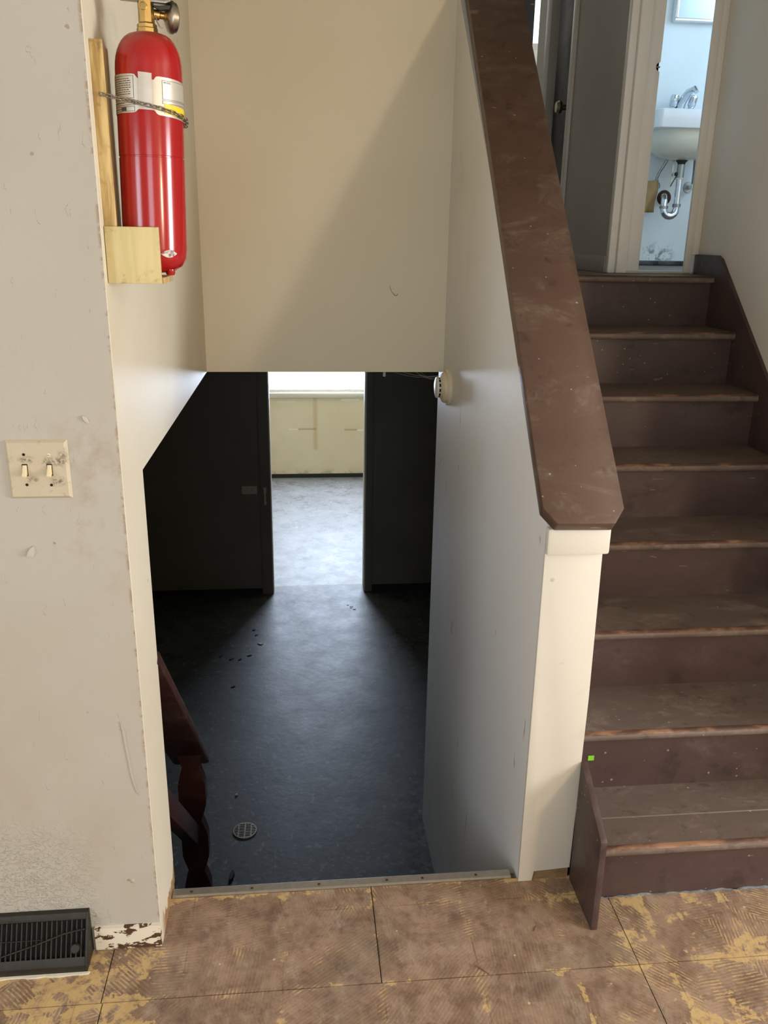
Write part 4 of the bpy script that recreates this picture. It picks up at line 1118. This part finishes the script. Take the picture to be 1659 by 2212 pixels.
tube('trap', trap, [0.0155]*3+[0.0185]*7+[0.0175, 0.0165]+[0.0155]*4, M['chrome'], pt_, 14)
lathe('trap_nut', [(0.0185, 0.0), (0.0215, 0.001), (0.0215, 0.012), (0.0185, 0.013)], (2.196, 2.70, 1.782), M['chromedull'], pt_, seg=12)
lathe('trap_nut', [(0.0155, 0.0), (0.0205, 0.001), (0.0205, 0.016), (0.0155, 0.017)], (2.262, 2.70, 1.790), M['chromedull'], pt_, seg=12)
lathe('escutcheon', [(0.0, 0.006), (0.020, 0.016), (0.036, 0.006), (0.038, 0.0)], (2.268, 2.88, 1.842), M['rust'], pt_, axis=(0, -1, 0), seg=22)
box('lift_strap', (2.224, 2.716, 1.885), (2.232, 2.719, 2.03), M['chromedull'], pt_)
tube('lift_rod', [(2.226, 2.717, 1.888), (2.246, 2.705, 1.94)], 0.0022, M['rubber'], pt_, 6)
lathe('pivot_nut', [(0.0, 0.0), (0.009, 0.002), (0.009, 0.012), (0.0, 0.013)], (2.247, 2.70, 1.945), M['rust'], pt_, axis=(-1, 0, 0), seg=12)
def supply(name, pts_, vx, vz, label, rag=False):
    t = thing(name, label, 'valve', (vx, 2.88, vz))
    tube('riser_tube', pts_, 0.0075, M['chromedull'], t, 8)
    lathe('wall_plate', [(0.0, 0.004), (0.026, 0.004), (0.028, 0.0)], (vx, 2.88, vz), M['chromedull'], t, axis=(0, -1, 0), seg=20)
    lathe('valve_body', [(0.0, 0.0), (0.012, 0.0), (0.012, 0.055), (0.016, 0.057), (0.016, 0.070), (0.0, 0.071)], (vx, 2.88, vz), M['chrome'], t, axis=(0, -1, 0), seg=16)
    lathe('valve_handle', [(0.0, 0.0), (0.018, 0.002), (0.018, 0.008), (0.0, 0.010)], (vx, 2.808, vz), M['chromedull'] if not rag else M['chrome'], t, axis=(0, -1, 0), seg=14)
    return t
supply('supply_valve', [(2.365, 2.78, 2.05), (2.372, 2.79, 2.01), (2.388, 2.82, 1.96), (2.392, 2.83, 1.905)], 2.392, 1.895, 'chrome shutoff valve with supply tube right of the sink trap')
supply('supply_valve', [(2.245, 2.79, 2.06), (2.225, 2.80, 2.01), (2.200, 2.82, 1.955), (2.190, 2.83, 1.905)], 2.190, 1.895, 'shutoff valve left of the sink trap, mostly behind a brown paper tag', True)
tgp = []
for j in range(9):
    for i in range(6):
        u_, w_ = i/5, j/8
        tgp.append((2.125+0.062*u_+0.006*math.sin(w_*5), 2.788+0.010*math.sin(u_*6+w_*4), 1.915-0.150*w_-0.008*u_*math.sin(w_*7)+0.006*u_))
tf = [(j*6+i, j*6+i+1, (j+1)*6+i+1, (j+1)*6+i) for j in range(8) for i in range(5)]
pg = mk('paper_tag', tgp, tf, M['rag'], None, 60)
so = pg.modifiers.new('thick', 'SOLIDIFY'); so.thickness = 0.003
tag(pg, 'crumpled brown paper tag hanging over the left shutoff valve', 'paper')
mc = thing('mirror_cabinet', 'chrome-framed mirror cabinet on the bathroom wall above the sink', 'mirror', (2.45, 2.88, 2.65))
box('cabinet_box', (2.205, 2.845, 2.650), (2.66, 2.880, 3.20), M['porcelain'], mc, 0.002)
box('mirror_glass', (2.217, 2.842, 2.662), (2.648, 2.846, 3.188), M['mirror'], mc)
box('frame_bar', (2.205, 2.838, 2.650), (2.66, 2.846, 2.664), M['chrome'], mc, 0.002)
box('frame_bar', (2.205, 2.838, 3.186), (2.66, 2.846, 3.20), M['chrome'], mc, 0.002)
box('frame_bar', (2.205, 2.838, 2.664), (2.219, 2.846, 3.186), M['chrome'], mc, 0.002)
box('frame_bar', (2.646, 2.838, 2.664), (2.66, 2.846, 3.186), M['chrome'], mc, 0.002)
